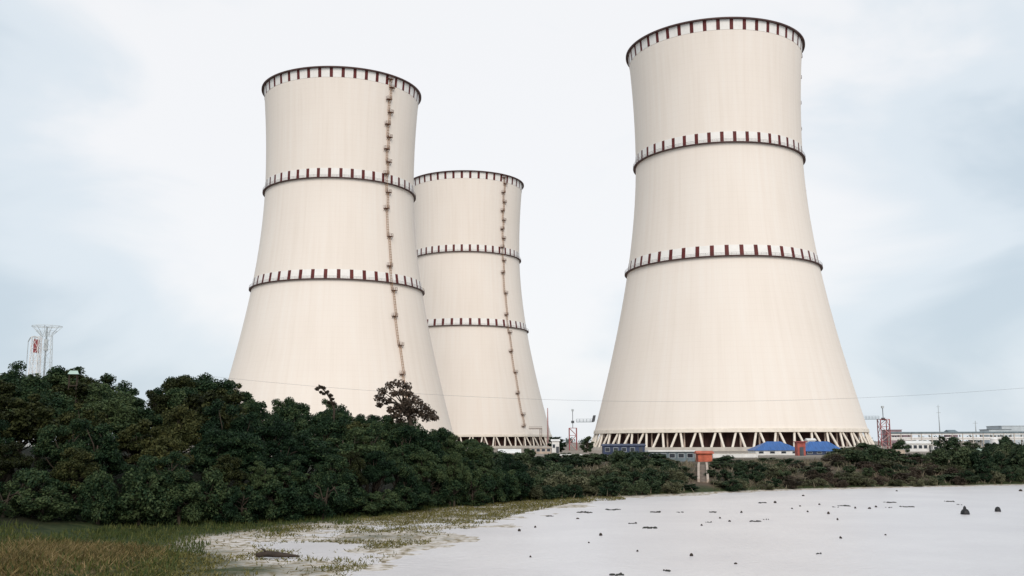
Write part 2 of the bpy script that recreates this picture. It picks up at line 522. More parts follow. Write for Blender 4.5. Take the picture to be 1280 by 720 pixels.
def marking(z0, z1):
    """a belt of maroon and white painted panels, one mesh"""
    mb = MB()
    for k in range(NP):
        for (f0, f1, mi) in ((0.0, 0.28, 1), (0.28, 1.0, 0)):
            n = 2 if mi else 4
            for j in range(n):
                a = 2 * math.pi * (k + f0 + (f1 - f0) * j / n) / NP
                c = 2 * math.pi * (k + f0 + (f1 - f0) * (j + 1) / n) / NP
                r0, r1 = shell_r(z0), shell_r(z1)
                o_, i_ = 0.10, -0.1
                vs = [pol(r0 + o_, a, z0), pol(r0 + o_, c, z0), pol(r1 + o_, c, z1), pol(r1 + o_, a, z1),
                      pol(r0 + i_, a, z0), pol(r0 + i_, c, z0), pol(r1 + i_, c, z1), pol(r1 + i_, a, z1)]
                mb.add(vs, [(0, 1, 2, 3), (0, 4, 5, 1), (3, 2, 6, 7)], mi)
    return mb.mesh('marking_band', [M['white'], M['red']])

def ring_mesh(z, w_, th_):
    r = shell_r(z)
    mb = MB()
    mb.lathe([(r - 0.2, z), (r + w_, z), (r + w_, z + th_), (r - 0.2, z + th_)], 132, closed=True)
    return mb.mesh('gallery', M['gallery'])

def rail_mesh(z, w_):
    r = shell_r(z) + w_ - 0.08
    mb = MB()
    for q in (0.55, 1.1):
        mb.lathe([(r - 0.03, z + q - 0.03), (r + 0.03, z + q - 0.03), (r + 0.03, z + q + 0.03), (r - 0.03, z + q + 0.03)], 132, closed=True)
    for k in range(132):
        p = pol(r, 2 * math.pi * k / 132, z)
        mb.bar(p, p + Vector((0, 0, 1.1)), 0.03)
    return mb.mesh('railing', M['gallery'])

prof = []
nz_ = 56
for i in range(nz_ + 1):
    z = Z_BASE + (Z_RIM - Z_BASE) * i / nz_
    prof.append((shell_r(z), z))
for i in range(nz_, -1, -1):
    z = Z_BASE + (Z_RIM - Z_BASE) * i / nz_
    prof.append((shell_r(z) - (0.5 if i > 6 else 0.9), z))
k_ = nz_ + 1
shell_mb = MB().lathe(prof[:k_], 176).lathe(prof[k_:], 176).lathe([prof[nz_], prof[k_]], 176).lathe([prof[-1], prof[0]], 176)
shell_me = shell_mb.mesh('shell', M['shell'], True)
lint = MB().lathe([(R_BASE - 1.0, Z_BASE - 0.9), (R_BASE + 0.45, Z_BASE - 0.9), (R_BASE + 0.25, Z_BASE + 0.5), (R_BASE - 1.0, Z_BASE + 0.5)], 176, closed=True).mesh('lintel_ring', M['leg'])
basin = MB().lathe([(59.5, -0.6), (60.1, -0.6), (60.1, 1.3), (59.5, 1.3)], 132, closed=True).mesh('basin_wall', M['concrete'])
fill = MB().lathe([(0.1, 6.55), (51.0, 6.55), (50.4, -0.5)], 88).mesh('fill_pack_and_sky_lid', M['fill'])  # fill wall, plus an added top disc that blocks sky light from above
mk_me = [marking(Z_RIM - 4.6, Z_RIM - 0.45), marking(Z_B2 + 0.6, Z_B2 + 4.7), marking(Z_B3 + 0.6, Z_B3 + 4.7)]
ring_me = [ring_mesh(Z_RIM - 0.45, 1.25, 0.55), ring_mesh(Z_B2, 1.15, 0.34), ring_mesh(Z_B3, 1.15, 0.34)]
rail_me = [rail_mesh(Z_B2 + 0.34, 1.15), rail_mesh(Z_B3 + 0.34, 1.15)]

def leg_mesh(s):
    top, bot = pol(R_BASE - 0.35, s * 0.012, Z_BASE - 0.8), pol(58.0, s * 0.046, -0.3)
    mb = MB()
    ax = (bot - top).normalized()
    u = Vector((1, 0, 0)); u = (u - ax * u.dot(ax)).normalized(); v = ax.cross(u)
    vs = []
    for p, q in ((top, 0.42), (bot, 0.48)):
        for k in range(8):
            a = math.pi / 8 + k * math.pi / 4
            vs.append(p + (u * math.cos(a) + v * math.sin(a)) * q)
    mb.add(vs, [(k, (k + 1) % 8, 8 + (k + 1) % 8, 8 + k) for k in range(8)])
    return mb.mesh('support_leg', M['leg'])
leg_me = [leg_mesh(-1), leg_mesh(1)]
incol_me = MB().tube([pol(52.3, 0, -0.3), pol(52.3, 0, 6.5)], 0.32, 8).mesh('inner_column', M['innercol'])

def ladder_pieces(a, zs, z_lo):
    """caged ladder flights between landings, on the meridian at angle a"""
    mb = MB()
    da = lambda d, z: d / shell_r(z)
    pts = [z_lo] + zs
    side = 1
    for z0, z1 in zip(pts[:-1], pts[1:]):
        n = max(2, int((z1 - z0) / 2.2))
        off = side * 0.35
        for s_ in (-0.45, 0.45):
            mb.tube([pol(shell_r(z0 + (z1 - z0) * i / n) + 0.55, a + da(off + s_, z0), z0 + (z1 - z0) * i / n) for i in range(n + 1)], 0.11, 4)
        mb.tube([pol(shell_r(z0 + (z1 - z0) * i / n) + 1.15, a + da(off, z0), z0 + (z1 - z0) * i / n) for i in range(n + 1)], 0.09, 4)
        for i in range(int((z1 - z0) / 1.2)):
            z = z0 + 1.2 * i + 0.6
            p = pol(shell_r(z), a + da(off, z), z)
            tdir = Vector((math.cos(a), math.sin(a), 0)); o_ = Vector((math.sin(a), -math.cos(a), 0))
            loop = [p + tdir * -0.45 + o_ * 0.5, p + tdir * -0.4 + o_ * 1.05, p + o_ * 1.25, p + tdir * 0.4 + o_ * 1.05, p + tdir * 0.45 + o_ * 0.5]
            mb.tube(loop, 0.05, 4)
            mb.bar(loop[0], loop[-1], 0.05)
        side = -side
    return mb

def landing_mesh():
    mb = MB()
    mb.box(-1.25, -1.55, -0.12, 1.25, 0.2, 0.12)
    for x in (-1.2, 0, 1.2):
        mb.bar((x, -1.5, 0.1), (x, -1.5, 1.25), 0.06)
        mb.bar((x, -1.45, -0.1), (x, 0.0, -1.3), 0.07)
    for z in (0.65, 1.25):
        mb.bar((-1.2, -1.5, z), (1.2, -1.5, z), 0.06)
        for x in (-1.2, 1.2): mb.bar((x, -1.5, z), (x, 0.0, z), 0.06)
    return mb.mesh('landing', M['landing'])
land_me = landing_mesh()

def cooling_tower(x, y, ladder_deg, label, phase=0.0, z_lo=12.0):
    rz = math.atan2(x, -y) if False else -math.atan2(x, y)     # local -Y looks at the viewer
    root = empty('cooling_tower', (x, y, PLAIN), rz, label, 'cooling tower', 'cooling towers of the plant')
    for nm, m_ in (('shell', shell_me), ('lintel_ring', lint), ('basin_wall', basin), ('fill_pack_and_sky_lid', fill)):
        link(nm, m_, root)
    for i in range(3):
        o = link('marking_band', mk_me[i], root); o.rotation_euler.z = phase
        link('gallery', ring_me[i], root)
        if i: link('railing', rail_me[i - 1], root)
    for k in range(48):
        a = 2 * math.pi * (k + 0.5) / 48
        for m_ in leg_me:
            o = link('support_leg', m_, root); o.rotation_euler.z = a
        o = link('inner_column', incol_me, root); o.rotation_euler.z = a + 0.02
    a = R(ladder_deg)
    zs = [20, 33, 46, 59, 71, Z_B3 + 8, Z_B3 + 22, Z_B3 + 35, Z_B2 - 4] + [Z_B2 + 4.5 + 5.9 * i for i in range(8)] + [Z_RIM - 2.0]
    zs = [z for z in zs if z > z_lo + 3]
    ladder_pieces(a, zs, z_lo).build('ladder', M['ladder'], root)
    for i, z in enumerate([z_lo] + zs):
        o = link('landing', land_me, root, pol(shell_r(z), a + (0.7 / shell_r(z)) * (1 if i % 2 else -1), z))
        o.rotation_euler.z = a
    return root

T_R, T_L, T_B = (89.57, 421.2), (-83.08, 472.6), (-30.44, 649.8)
cooling_tower(*T_R, 104, 'cream hyperbolic cooling tower on the right, alone, its whole leg ring in view', R(2))
cooling_tower(*T_L, 36, 'cream cooling tower on the left with ochre ladder, base hidden behind the forest', R(-1))
tb = cooling_tower(*T_B, 41, 'smallest-looking cooling tower, between the other two, half behind the left one', R(3), 13.0)

# ------------------------------------------------------------------ foliage
M['leaf'] = leaf_mat('dark_foliage', (0.008, 0.020, 0.010), (0.025, 0.052, 0.024), (0.085, 0.115, 0.048))
M['leaf_warm'] = leaf_mat('warm_dark_foliage', (0.014, 0.018, 0.007), (0.042, 0.050, 0.017), (0.110, 0.110, 0.040))
M['leaf_far'] = leaf_mat('bank_foliage', (0.012, 0.028, 0.014), (0.036, 0.060, 0.030), (0.095, 0.12, 0.06))
M['leaf_olive'] = leaf_mat('olive_foliage', (0.045, 0.050, 0.026), (0.095, 0.10, 0.052), (0.18, 0.175, 0.105))
M['leaf_brown'] = leaf_mat('brownish_foliage', (0.026, 0.024, 0.016), (0.062, 0.047, 0.033), (0.11, 0.08, 0.06))

def leaves(rg, centers, radii, per, ln, flat=0.75):
    """leaf-sized rhombs gathered in clumps -> vertex array (4 per leaf)"""
    P, Nn = [], []
    for c, r, n in zip(centers, radii, per):
        d = rg.normal(size=(n, 3)); d /= np.linalg.norm(d, axis=1)[:, None]
        u = rg.random(n) ** 0.45
        p = d * (r * u)[:, None]; p[:, 2] *= flat
        P.append(p + c)
        q = d * 0.7 + np.array([0, 0, 0.55]) + rg.normal(size=(n, 3)) * 0.55
        Nn.append(q / np.linalg.norm(q, axis=1)[:, None])
    P = np.concatenate(P); Nn = np.concatenate(Nn)
    n = len(P)
    a = rg.normal(size=(n, 3)); a -= Nn * (a * Nn).sum(1)[:, None]; a /= np.linalg.norm(a, axis=1)[:, None]
    b_ = np.cross(Nn, a)
    l = ln * (0.6 + 0.8 * rg.random(n))[:, None]; wd = l * 0.55
    droop = Nn * (l * 0.25)
    return np.stack([P + a * l - droop, P + b_ * wd, P - a * l - droop, P - b_ * wd], 1).reshape(-1, 3)

def trunk_mb(rg, H, r0, tips, lean=0.3):
    mb = MB()
    top = np.array([rg.normal() * lean, rg.normal() * lean, H])
    pts = [np.array([0, 0, -0.6]), np.array([0, 0, 0.0]), top * np.array([0.2, 0.5, 0.33]), top * np.array([0.75, 0.6, 0.66]), top]
    mb.tube(pts, [r0 * 1.35, r0 * 1.1, r0 * 0.85, r0 * 0.6, r0 * 0.25], 8)
    for tpt in tips:
        s_ = 0.35 + 0.5 * rg.random()
        base_ = top * np.array([s_, s_, s_])
        mid = (base_ + tpt) / 2 + rg.normal(size=3) * 0.25 + np.array([0, 0, 0.15])
        mb.tube([base_, mid, tpt], [r0 * 0.42, r0 * 0.28, r0 * 0.08], 5)
    return mb

def make_tree(seed, Rc, Hc, z0, nclump, nleaf, ln, lobe=0.3, up=0.35, low=False):
    """unit tree: returns (trunk mesh, crown mesh)"""
    rg = np.random.default_rng(seed)
    cs, rs = [], []
    big = rg.normal(size=(4, 3)); big /= np.linalg.norm(big, axis=1)[:, None]
    for i in range(nclump):
        d = rg.normal(size=3); d /= np.linalg.norm(d)
        if d[2] < -0.3 and not low: d[2] *= -up
        bias = 1 + 0.22 * max(0, float((big @ d).max()) - 0.4) - 0.18 * rg.random()
        k = (0.45 + 0.55 * rg.random() ** 0.5) * bias
        c = np.array([d[0] * Rc * k, d[1] * Rc * k, z0 + Hc / 2 + d[2] * Hc / 2 * k])
        cs.append(c); rs.append(Rc * lobe * (0.6 + 0.7 * rg.random()))
    tot = sum(r * r for r in rs)
    per = [max(12, int(nleaf * r * r / tot)) for r in rs]
    Vv = leaves(rg, cs, rs, per, ln)
    tips = [c for c in cs if rg.random() < 0.45]
    return (trunk_mb(rg, z0 + Hc * 0.72, Rc * 0.085, tips).mesh('trunk', M['bark'], True), Vv)

def variants(n, mat_, seed, Rc, Hc, z0, nclump, nleaf, ln, lobe=0.3, low=False):
    res = []
    for i in range(n):
        tm, Vv = make_tree(seed + i, Rc * (0.92 + 0.16 * (i % 3) / 2), Hc, z0, nclump, nleaf, ln, lobe, low=low)
        res.append((tm, np_mesh('crown', Vv, 4, mat_)))
    return res

# nominal sizes: tree 9 m tall, crown radius 2.7; bush 2.4 m tall
TREE = variants(6, M['leaf'], 100, 2.7, 7.9, 1.1, 64, 16000, 0.125, 0.26)
WARM = variants(3, M['leaf_warm'], 130, 2.6, 7.7, 1.2, 58, 14000, 0.125, 0.26)
TALL = variants(3, M['leaf'], 150, 2.2, 7.6, 1.9, 50, 12500, 0.12, 0.29)
LIGHT = variants(2, M['leaf_warm'], 170, 2.8, 7.4, 1.4, 70, 12000, 0.15, 0.21)
BUSH = variants(5, M['leaf'], 200, 1.5, 2.5, 0.1, 30, 5200, 0.085, 0.32, True)
FARTREE = variants(4, M['leaf_far'], 300, 2.6, 7.2, 0.2, 44, 6500, 0.20, 0.30, True)
FARBUSH = variants(5, M['leaf_far'], 400, 1.5, 2.4, 0.1, 24, 2200, 0.15, 0.38, True)
OLIVE = variants(3, M['leaf_olive'], 500, 1.5, 2.3, 0.1, 24, 2200, 0.13, 0.36, True)
BROWN = variants(3, M['leaf_brown'], 600, 1.5, 2.3, 0.1, 26, 2000, 0.13, 0.34, True)
NOM = {id(LIGHT): 8.9, id(WARM): 9.0, id(TREE): 9.0, id(TALL): 9.5, id(BUSH): 2.6, id(FARTREE): 7.4, id(FARBUSH): 2.5, id(OLIVE): 2.4, id(BROWN): 2.4}
NOMR = {id(LIGHT): 2.9, id(WARM): 2.8, id(TREE): 2.9, id(TALL): 2.5, id(BUSH): 1.7, id(FARTREE): 2.8, id(FARBUSH): 1.75, id(OLIVE): 1.7, id(BROWN): 1.7}
rnd = random.Random(11)

def plant(kind, x, y, H, name, label, cat, group=None, width=None, z=None, vi=None):
    """one plant of height H (and crown width) standing on the ground"""
    fam = kind
    i = rnd.randrange(len(fam)) if vi is None else vi
    s_ = H / NOM[id(fam)]
    sx = s_ if width is None else width / 2 / NOMR[id(fam)]
    root = empty(name, (x, y, h1(x, y) - 0.05 if z is None else z), rnd.random() * 6.28, label, cat, group)
    root.scale = (sx, sx, s_)
    link('stem' if cat == 'bush' else 'trunk', fam[i][0], root)
    link('foliage' if cat == 'bush' else 'crown', fam[i][1], root)
    return root

SKY = [(-400, 445), (0, 449), (60, 452), (100, 450), (125, 458), (140, 470), (160, 481), (172, 489), (185, 478), (200, 463), (235, 464), (262, 459), (278, 466), (292, 478), (320, 488), (360, 492), (420, 500), (470, 510), (540, 524), (580, 538), (620, 556), (660, 574), (720, 580)]
def skyline(px):
    return float(np.interp(px, [a for a, _ in SKY], [b_ for _, b_ in SKY]))

# ---- the wood on the left bank, row behind row
front_pts = [p for p in FOOT if 40 < p[1] < 108]
def along(poly, step):
    pts = []
    carry = 0.0
    for (x0, y0), (x1, y1) in zip(poly[:-1], poly[1:]):
        l = math.hypot(x1 - x0, y1 - y0); d = carry
        nx_, ny_ = -(y1 - y0) / l, (x1 - x0) / l
        while d < l:
            pts.append((x0 + (x1 - x0) * d / l, y0 + (y1 - y0) * d / l, nx_, ny_)); d += step
        carry = d - l
    return pts
EDGE = [(-50, 56), (-38, 62), (-30, 67), (-22.5, 72), (-15.2, 79), (-10.0, 87.5), (-1.5, 102), (2.5, 106)]
rows = [(1.0, 3.4, 'f'), (4.5, 3.9, 'm'), (8.5, 4.3, 'm'), (13.0, 4.8, 'm'), (18.5, 5.4, 'm'), (25.5, 6.0, 's'), (33.0, 7.0, 's')]
placed = []
for ri, (off, step, kind) in enumerate(rows):
    for (x, y, nx_, ny_) in along(EDGE, step):
        x2 = x + nx_ * (off + rnd.uniform(-0.8, 0.8)) + rnd.uniform(-0.8, 0.8)
        y2 = y + ny_ * (off + rnd.uniform(-0.8, 0.8)) + rnd.uniform(-0.8, 0.8)
        g = h1(x2, y2)
        px, py = to_px(x2, y2, g + 6)
        if px < -110 or px > 690: continue
        half = 2.3 * FPX / y2
        ysk = max(skyline(px), (skyline(px - half * 0.7) + skyline(px + half * 0.7)) / 2)
        top = at(px, ysk, y2).z - g
        tall_ = min(1, max(0, (px - 330) / 180))
        frac = ([0.50, 0.66, 0.80, 0.90, 0.96, 1.0, 1.0][ri] * (1 - tall_) + [0.72, 0.95, 1.0, 1.0, 1.02, 1.02, 1.02][ri] * tall_) * 1.0
        frac *= rnd.uniform(0.91, 1.0)
        H = top * frac
        H = max(2.6, min(H, 15.5))
        placed.append((ri, kind, x2, y2, px, H))

WOOD = 'trees of the wood on the left bank'
sky_done, front_done = set(), set()
SKYLAB = [(-40, 40, 'dark broadleaf ridge tree at the left edge, left of the lattice tower'),
          (40, 80, 'ridge tree directly below the flared lattice tower, its top against the sky'),
          (80, 118, 'rounded ridge tree just right of the lattice tower, over the small pale roof'),
          (118, 168, 'ridge tree sloping down into the notch in the skyline'),
          (168, 215, 'dark ridge tree rising just right of the notch in the skyline'),
          (215, 250, 'level-topped ridge tree between the skyline notch and the left cooling tower'),
          (250, 285, 'tall dark knobbed ridge tree where the left cooling tower’s left edge meets the wood'),
          (300, 360, 'ridge tree against the lower left of the left cooling tower'),
          (430, 465, 'ridge tree just left of the gappy open-crowned tree'),
          (560, 610, 'low ridge tree where the wood runs down in front of the far cooling tower')]
FRONTLAB = [(-40, 30, 'green tree at the foot of the wood in the left corner, above the brown grass'),
            (90, 150, 'front tree of the wood behind the brown dry grass patch'),
            (230, 290, 'front tree of the wood behind the pale inlet'),
            (400, 450, 'front tree of the wood behind the reedy shore at its middle'),
            (500, 540, 'rounded front tree where the wood meets the reedy shore'),
            (590, 640, 'last front tree of the wood, where the shore bends right')]
for ri, kind, x, y, px, H in placed:
    q_ = rnd.random()
    fam = TREE if q_ < 0.58 else (TALL if q_ < 0.76 else WARM if q_ < 0.90 else LIGHT)
    lab = None
    if kind == 's':
        for k, (a, c, l) in enumerate(SKYLAB):
            if a <= px < c and k not in sky_done:
                sky_done.add(k); lab = l; break
        lab = lab or 'dark broadleaf tree on the ridge of the left wood, crown against the sky'
    elif kind == 'f':
        for k, (a, c, l) in enumerate(FRONTLAB):
            if a <= px < c and k not in front_done:
                front_done.add(k); lab = l; break
        lab = lab or 'low dark tree in the front row of the left wood, along the shore'
    else:
        lab = 'dark broadleaf tree inside the dense wood on the left bank'
    wd = rnd.uniform(4.3, 6.2) * (0.85 if kind == 'f' else 1.0) * min(1.15, max(0.7, H / 8))
    plant(fam, x, y, H, 'forest_tree', lab, 'tree', WOOD, width=wd)

# ---- undergrowth along the foot of the wood
EDGE2 = [(-37, 60.5), (-29.5, 65), (-22.5, 70.5), (-15.3, 78), (-10.2, 86.5), (-2.0, 100.5), (2.0, 104.5)]
for k, (x, y, nx_, ny_) in enumerate(along(EDGE2, 1.25)):
    x2, y2 = x + nx_ * (rnd.uniform(-0.4, 2.2)), y + ny_ * rnd.uniform(-0.4, 2.2)
    plant(BUSH, x2, y2, rnd.uniform(1.5, 3.6), 'bush', 'dark green bush in the undergrowth hemming the left wood', 'bush', 'undergrowth at the foot of the left wood', width=rnd.uniform(2.6, 4.2))

# ---- the gappy open-crowned tree standing out against the left tower
def open_tree():
    d = 100.0
    base = at(512, 545, d)
    g = h1(base.x, d)
    root = empty('open_crowned_tree', (base.x, d, g), 0, 'gappy dark tree with open crown, standing out against the left cooling tower', 'tree')
    rg = np.random.default_rng(5)
    P = lambda px, py, dy=0.0: np.array(at(px, py, d + dy) - Vector((base.x, d, g)))
    spots = [(474, 497, 7), (478, 489, 7), (488, 482, 8), (498, 479, 8), (508, 482, 8), (484, 501, 7), (492, 492, 6), (502, 490, 7), (512, 492, 6), (474, 506, 5), (518, 499, 8), (524, 503, 7), (532, 509, 7), (539, 516, 7), (543, 522, 6), (508, 503, 7), (498, 508, 7), (488, 512, 6), (517, 511, 8), (526, 516, 8), (505, 514, 8), (533, 522, 8), (515, 521, 9), (495, 518, 7), (500, 524, 8)]
    cs = [P(px, py, rg.normal() * 1.0) for px, py, _ in spots]
    rs = [r * d / FPX * 1.0 for _, _, r in spots]
    Vv = leaves(rg, cs, rs, [110] * len(cs), 0.15)
    link('crown', np_mesh('crown', Vv, 4, M['leaf_brown']), root)
    mb = MB()
    top = P(503, 498)
    mb.tube([np.array([0, 0, -0.5]), P(515, 535), P(509, 515), top], [0.28, 0.24, 0.18, 0.08], 7)
    for c in cs:
        f_ = rg.random() * 0.6
        b0 = P(511, 521) * (1 - f_) + top * f_
        mb.tube([b0, (b0 + c) / 2 + np.array([0, 0, 0.25]), c], [0.10, 0.07, 0.03], 5)
    mb.build('trunk', M['bark'], root, True)
open_tree()

def drooping_tree():
    d = 96.0
    base = at(411, 506, d)
    g = h1(base.x, d)
    root = empty('drooping_sapling', (base.x, d, g), 0, 'thin drooping sapling sticking up above the wood before the left cooling tower', 'tree')
    rg = np.random.default_rng(8)
    P = lambda px, py: np.array(at(px, py, d) - Vector((base.x, d, g)))
    path = [np.array([0, 0, -0.4]), P(418, 512), P(414, 500), P(408, 491), P(402, 485), P(397, 484), P(395, 488)]
    MB().tube(path, [0.14, 0.11, 0.10, 0.08, 0.06, 0.04, 0.02], 6).build('trunk', M['bark'], root, True)
    spots = [(396, 486, 3), (400, 484, 3.2), (405, 485, 3), (409, 490, 3), (413, 494, 3), (405, 492, 2.5), (415, 499, 3), (401, 490, 2.2), (411, 503, 3), (417, 504, 3.5)]
    Vv = leaves(rg, [P(a, c) for a, c, _ in spots], [r * d / FPX for *_, r in spots], [60] * len(spots), 0.12)
    link('crown', np_mesh('crown', Vv, 4, M['leaf_brown']), root)
drooping_tree()

# ---- shrubs and trees along the far shore and round the site: (px, top y, width px, distance, family, label)
FARB = 'bushes along the far shore'
far = [
 (648, 596, 46, 108, FARBUSH, 'dark bush on the far shore beside the end of the wood'),
 (672, 607, 22, 106, OLIVE, 'small pale bush low at the water line, right of the wood'),
 (683, 588, 48, 116, FARBUSH, 'dark spreading bush below the gap between the towers'),
 (718, 586, 44, 118, FARBUSH, 'dark bush on the shore, left of the grey domed bush'),
 (706, 603, 26, 110, FARBUSH, 'little round bush at the shore under the gap between the towers'),
 (740, 606, 24, 112, OLIVE, 'low pale weed bush at the foot of the grey domed bush'),
 (760, 583, 40, 120, OLIVE, 'grey-green dome-shaped bush on the far shore'),
 (785, 603, 26, 117, FARBUSH, 'small low bush right of the grey domed bush'),
 (845, 598, 30, 122, OLIVE, 'olive bush on the shore below the long grey shed'),
 (908, 600, 40, 125, OLIVE, 'low olive bush on the shore right of the concrete chute'),
 (928, 578, 50, 140, FARBUSH, 'dark green bush below the left blue roof'),
 (898, 584, 34, 138, FARBUSH, 'dark bush just right of the concrete chute'),
 (962, 590, 40, 136, OLIVE, 'olive-grey bush on the bank below the blue roofs'),
 (985, 598, 34, 131, BROWN, 'brownish weedy bush at the water line below the red cabin'),
 (1018, 592, 44, 137, FARBUSH, 'dark low bush on the bank below the right blue roof'),
 (1062, 597, 44, 134, OLIVE, 'wide grey weed bush at the water line under the tower’s right edge'),
 (1080, 585, 30, 143, BROWN, 'brown scrub bush on the bank under the red stair tower'),
 (1105, 584, 40, 145, OLIVE, 'grey-green scrub bush on the bank below the red stair tower'),
 (1128, 597, 34, 137, BROWN, 'brown low bush at the water line right of the towers'),
 (1162, 586, 44, 143, OLIVE, 'olive bush beside the white marker post'),
 (1196, 592, 50, 139, FARBUSH, 'light green spreading bush on the right bank'),
 (1146, 580, 36, 152, BROWN, 'brown thicket on the bank below the white site building'),
]
for px, yt, wpx, d, fam, lab in far:
    p = at(px, yt, d)
    g = h1(p.x, d)
    plant(fam, p.x, d, max(1.0, p.z - g), 'bush', lab, 'bush', FARB, width=wpx * d / FPX)
trees = [
 (598, 548, 40, 122, FARTREE, 'green tree before the leg ring of the far cooling tower'),
 (630, 566, 34, 118, FARTREE, 'round green tree right of the end of the wood'),
 (659, 558, 24, 150, FARTREE, 'small upright tree before the far cooling tower’s right edge'),
 (697, 545, 26, 330, FARTREE, 'dark tree standing left of the small red stair tower'),
 (733, 545, 20, 330, FARTREE, 'green tree between the small red stair tower and the right cooling tower'),
 (812, 566, 62, 135, FARBUSH, 'big dark round tree on the far shore before the right tower’s leg ring'),
 (778, 570, 44, 142, FARBUSH, 'dark tree below the navy cabin'),
 (1078, 554, 56, 215, FARBUSH, 'broad dark tree before the right end of the leg ring'),
 (1050, 560, 40, 205, FARBUSH, 'dark tree touching the right end of the right blue roof'),
 (1126, 551, 24, 270, FARBUSH, 'dark tree right of the red stair tower'),
 (1186, 547, 40, 260, FARBUSH, 'dark tree before the middle of the pipe rack'),
 (1212, 552, 26, 250, FARTREE, 'small dark tree under the right half of the pipe rack'),
 (1256, 545, 30, 230, FARTREE, 'dark tree standing behind the right bank trees, near the white tank'),
 (1236, 566, 56, 152, FARBUSH, 'broad dark green tree on the right bank'),
 (1275, 562, 56, 156, FARBUSH, 'dark tree on the bank cut by the right edge of the photo'),
 (1318, 560, 60, 160, FARTREE, 'dark bank tree past the right edge'),
]
for px, yt, wpx, d, fam, lab in trees[:-1]:
    p = at(px, yt, d)
    g = h1(p.x, d)
    plant(fam, p.x, d, max(2.0, p.z - g), 'tree', lab, 'tree', 'trees round the plant', width=wpx * d / FPX)

# thicket filling the far bank, row behind row
TOPS = [(560, 560), (590, 562), (640, 577), (700, 576), (745, 582), (790, 576), (840, 577), (866, 592), (882, 592), (894, 580), (945, 577), (960, 581), (1050, 580), (1100, 578), (1195, 577), (1212, 570), (1255, 564), (1300, 562)]
FOOT_FAR = [(-2.5, 103.5), (4.2, 107), (14.0, 114.2), (32.0, 127), (49, 133.4), (71, 140), (84, 143)]
for ri, (off, step, fr_) in enumerate(((0.8, 2.3, 0.42), (3.6, 2.5, 0.66), (7.0, 2.8, 0.86), (11.0, 3.2, 1.0))):
    for (x, y, nx_, ny_) in along(FOOT_FAR, step):
        x2, y2 = x + nx_ * (off + rnd.uniform(-0.9, 0.9)) + rnd.uniform(-0.7, 0.7), y + ny_ * (off + rnd.uniform(-0.9, 0.9))
        g = h1(x2, y2)
        px, _ = to_px(x2, y2, g + 1)
        if px > 1300 or 867 < px < 883: continue
        top = at(px, float(np.interp(px, [a for a, _ in TOPS], [c for _, c in TOPS])), y2).z
        H = (top - g) * fr_ * rnd.uniform(0.8, 1.1)
        q_ = rnd.random()
        if px < 865: fam, lab = (FARBUSH if q_ < 0.68 else OLIVE), 'dark leafy bush in the shore thicket left of the concrete chute'
        elif px < 955: fam, lab = (FARBUSH if q_ < 0.7 else OLIVE), 'dark leafy bush in the thicket below the left blue roof'
        elif px < 1200: fam, lab = (OLIVE if q_ < 0.48 else BROWN if q_ < 0.78 else FARBUSH), 'brown or olive bush on the far bank, between blue roofs and pipe rack'
        else: fam, lab = (FARBUSH if q_ < 0.85 else OLIVE), 'dark green bush in the thicket on the right end of the bank'
        if fam is OLIVE: lab = lab.replace('dark leafy', 'pale olive').replace('brown or olive', 'pale olive').replace('dark green', 'pale olive')
        elif fam is BROWN: lab = lab.replace('brown or olive', 'brownish')
        else: lab = lab.replace('brown or olive', 'dark green')
        H = max(0.8, min(H, 4.6))
        plant(fam, x2, y2, H, 'bush', lab, 'bush', FARB, width=max(2.2, min(4.6, H * rnd.uniform(1.2, 1.9))))

TOPS2 = [(590, 566), (640, 569), (690, 569), (735, 568), (760, 566), (800, 565), (818, 571), (866, 580), (890, 580), (900, 573), (945, 571), (960, 573), (1000, 573), (1045, 568), (1060, 559), (1105, 558), (1115, 564), (1130, 567), (1165, 568), (1178, 560), (1205, 561), (1220, 560), (1255, 552), (1300, 558)]
for d2, st in ((150, 26), (178, 20), (205, 17)):
    px = 592 + (d2 % 11)
    while px < 1300:
        if not (867 < px < 884):
            yt = float(np.interp(px, [a for a, _ in TOPS2], [c for _, c in TOPS2])) + rnd.uniform(-2.5, 4)
            p = at(px, yt, d2 + rnd.uniform(-6, 6))
            g = h1(p.x, p.y)
            q_ = rnd.random()
            fam = FARBUSH if (q_ < 0.72 or px < 800 or px > 1200) else (OLIVE if q_ < 0.87 else BROWN)
            col = {id(FARBUSH): 'dark green', id(OLIVE): 'pale olive', id(BROWN): 'brownish'}[id(fam)]
            where = 'before the far cooling tower' if px < 700 else 'before the leg ring’s left half' if px < 900 else 'before the blue roofs' if px < 1055 else 'at the right end of the leg ring' if px < 1110 else 'before the pipe rack'
            if p.z - g > 0.7:
                plant(fam, p.x, p.y, p.z - g, 'bush', col + ' bush on the flat ' + where, 'bush', 'bushes on the flat before the plant', width=max((p.z - g) * 1.15, st * 1.5 * d2 / FPX * rnd.uniform(0.8, 1.2)))
        px += st * rnd.uniform(0.8, 1.2)

# weeds and grass (uncountable)
def blades(rg, pts, hmin, hmax, wd, lean=0.35):
    n = len(pts)
    h_ = (hmin + (hmax - hmin) * rg.random(n) ** 1.5)[:, None]
    a = rg.random(n) * 2 * np.pi
    side = np.stack([np.cos(a), np.sin(a), np.zeros(n)], 1) * (wd * (0.6 + 0.8 * rg.random(n)))[:, None]
    ln_ = np.stack([rg.normal(size=n), rg.normal(size=n), np.zeros(n)], 1) * lean * h_
    up = np.array([0, 0, 1.0]) * h_
    return np.stack([pts - side, pts + side, pts + ln_ + up], 1).reshape(-1, 3)

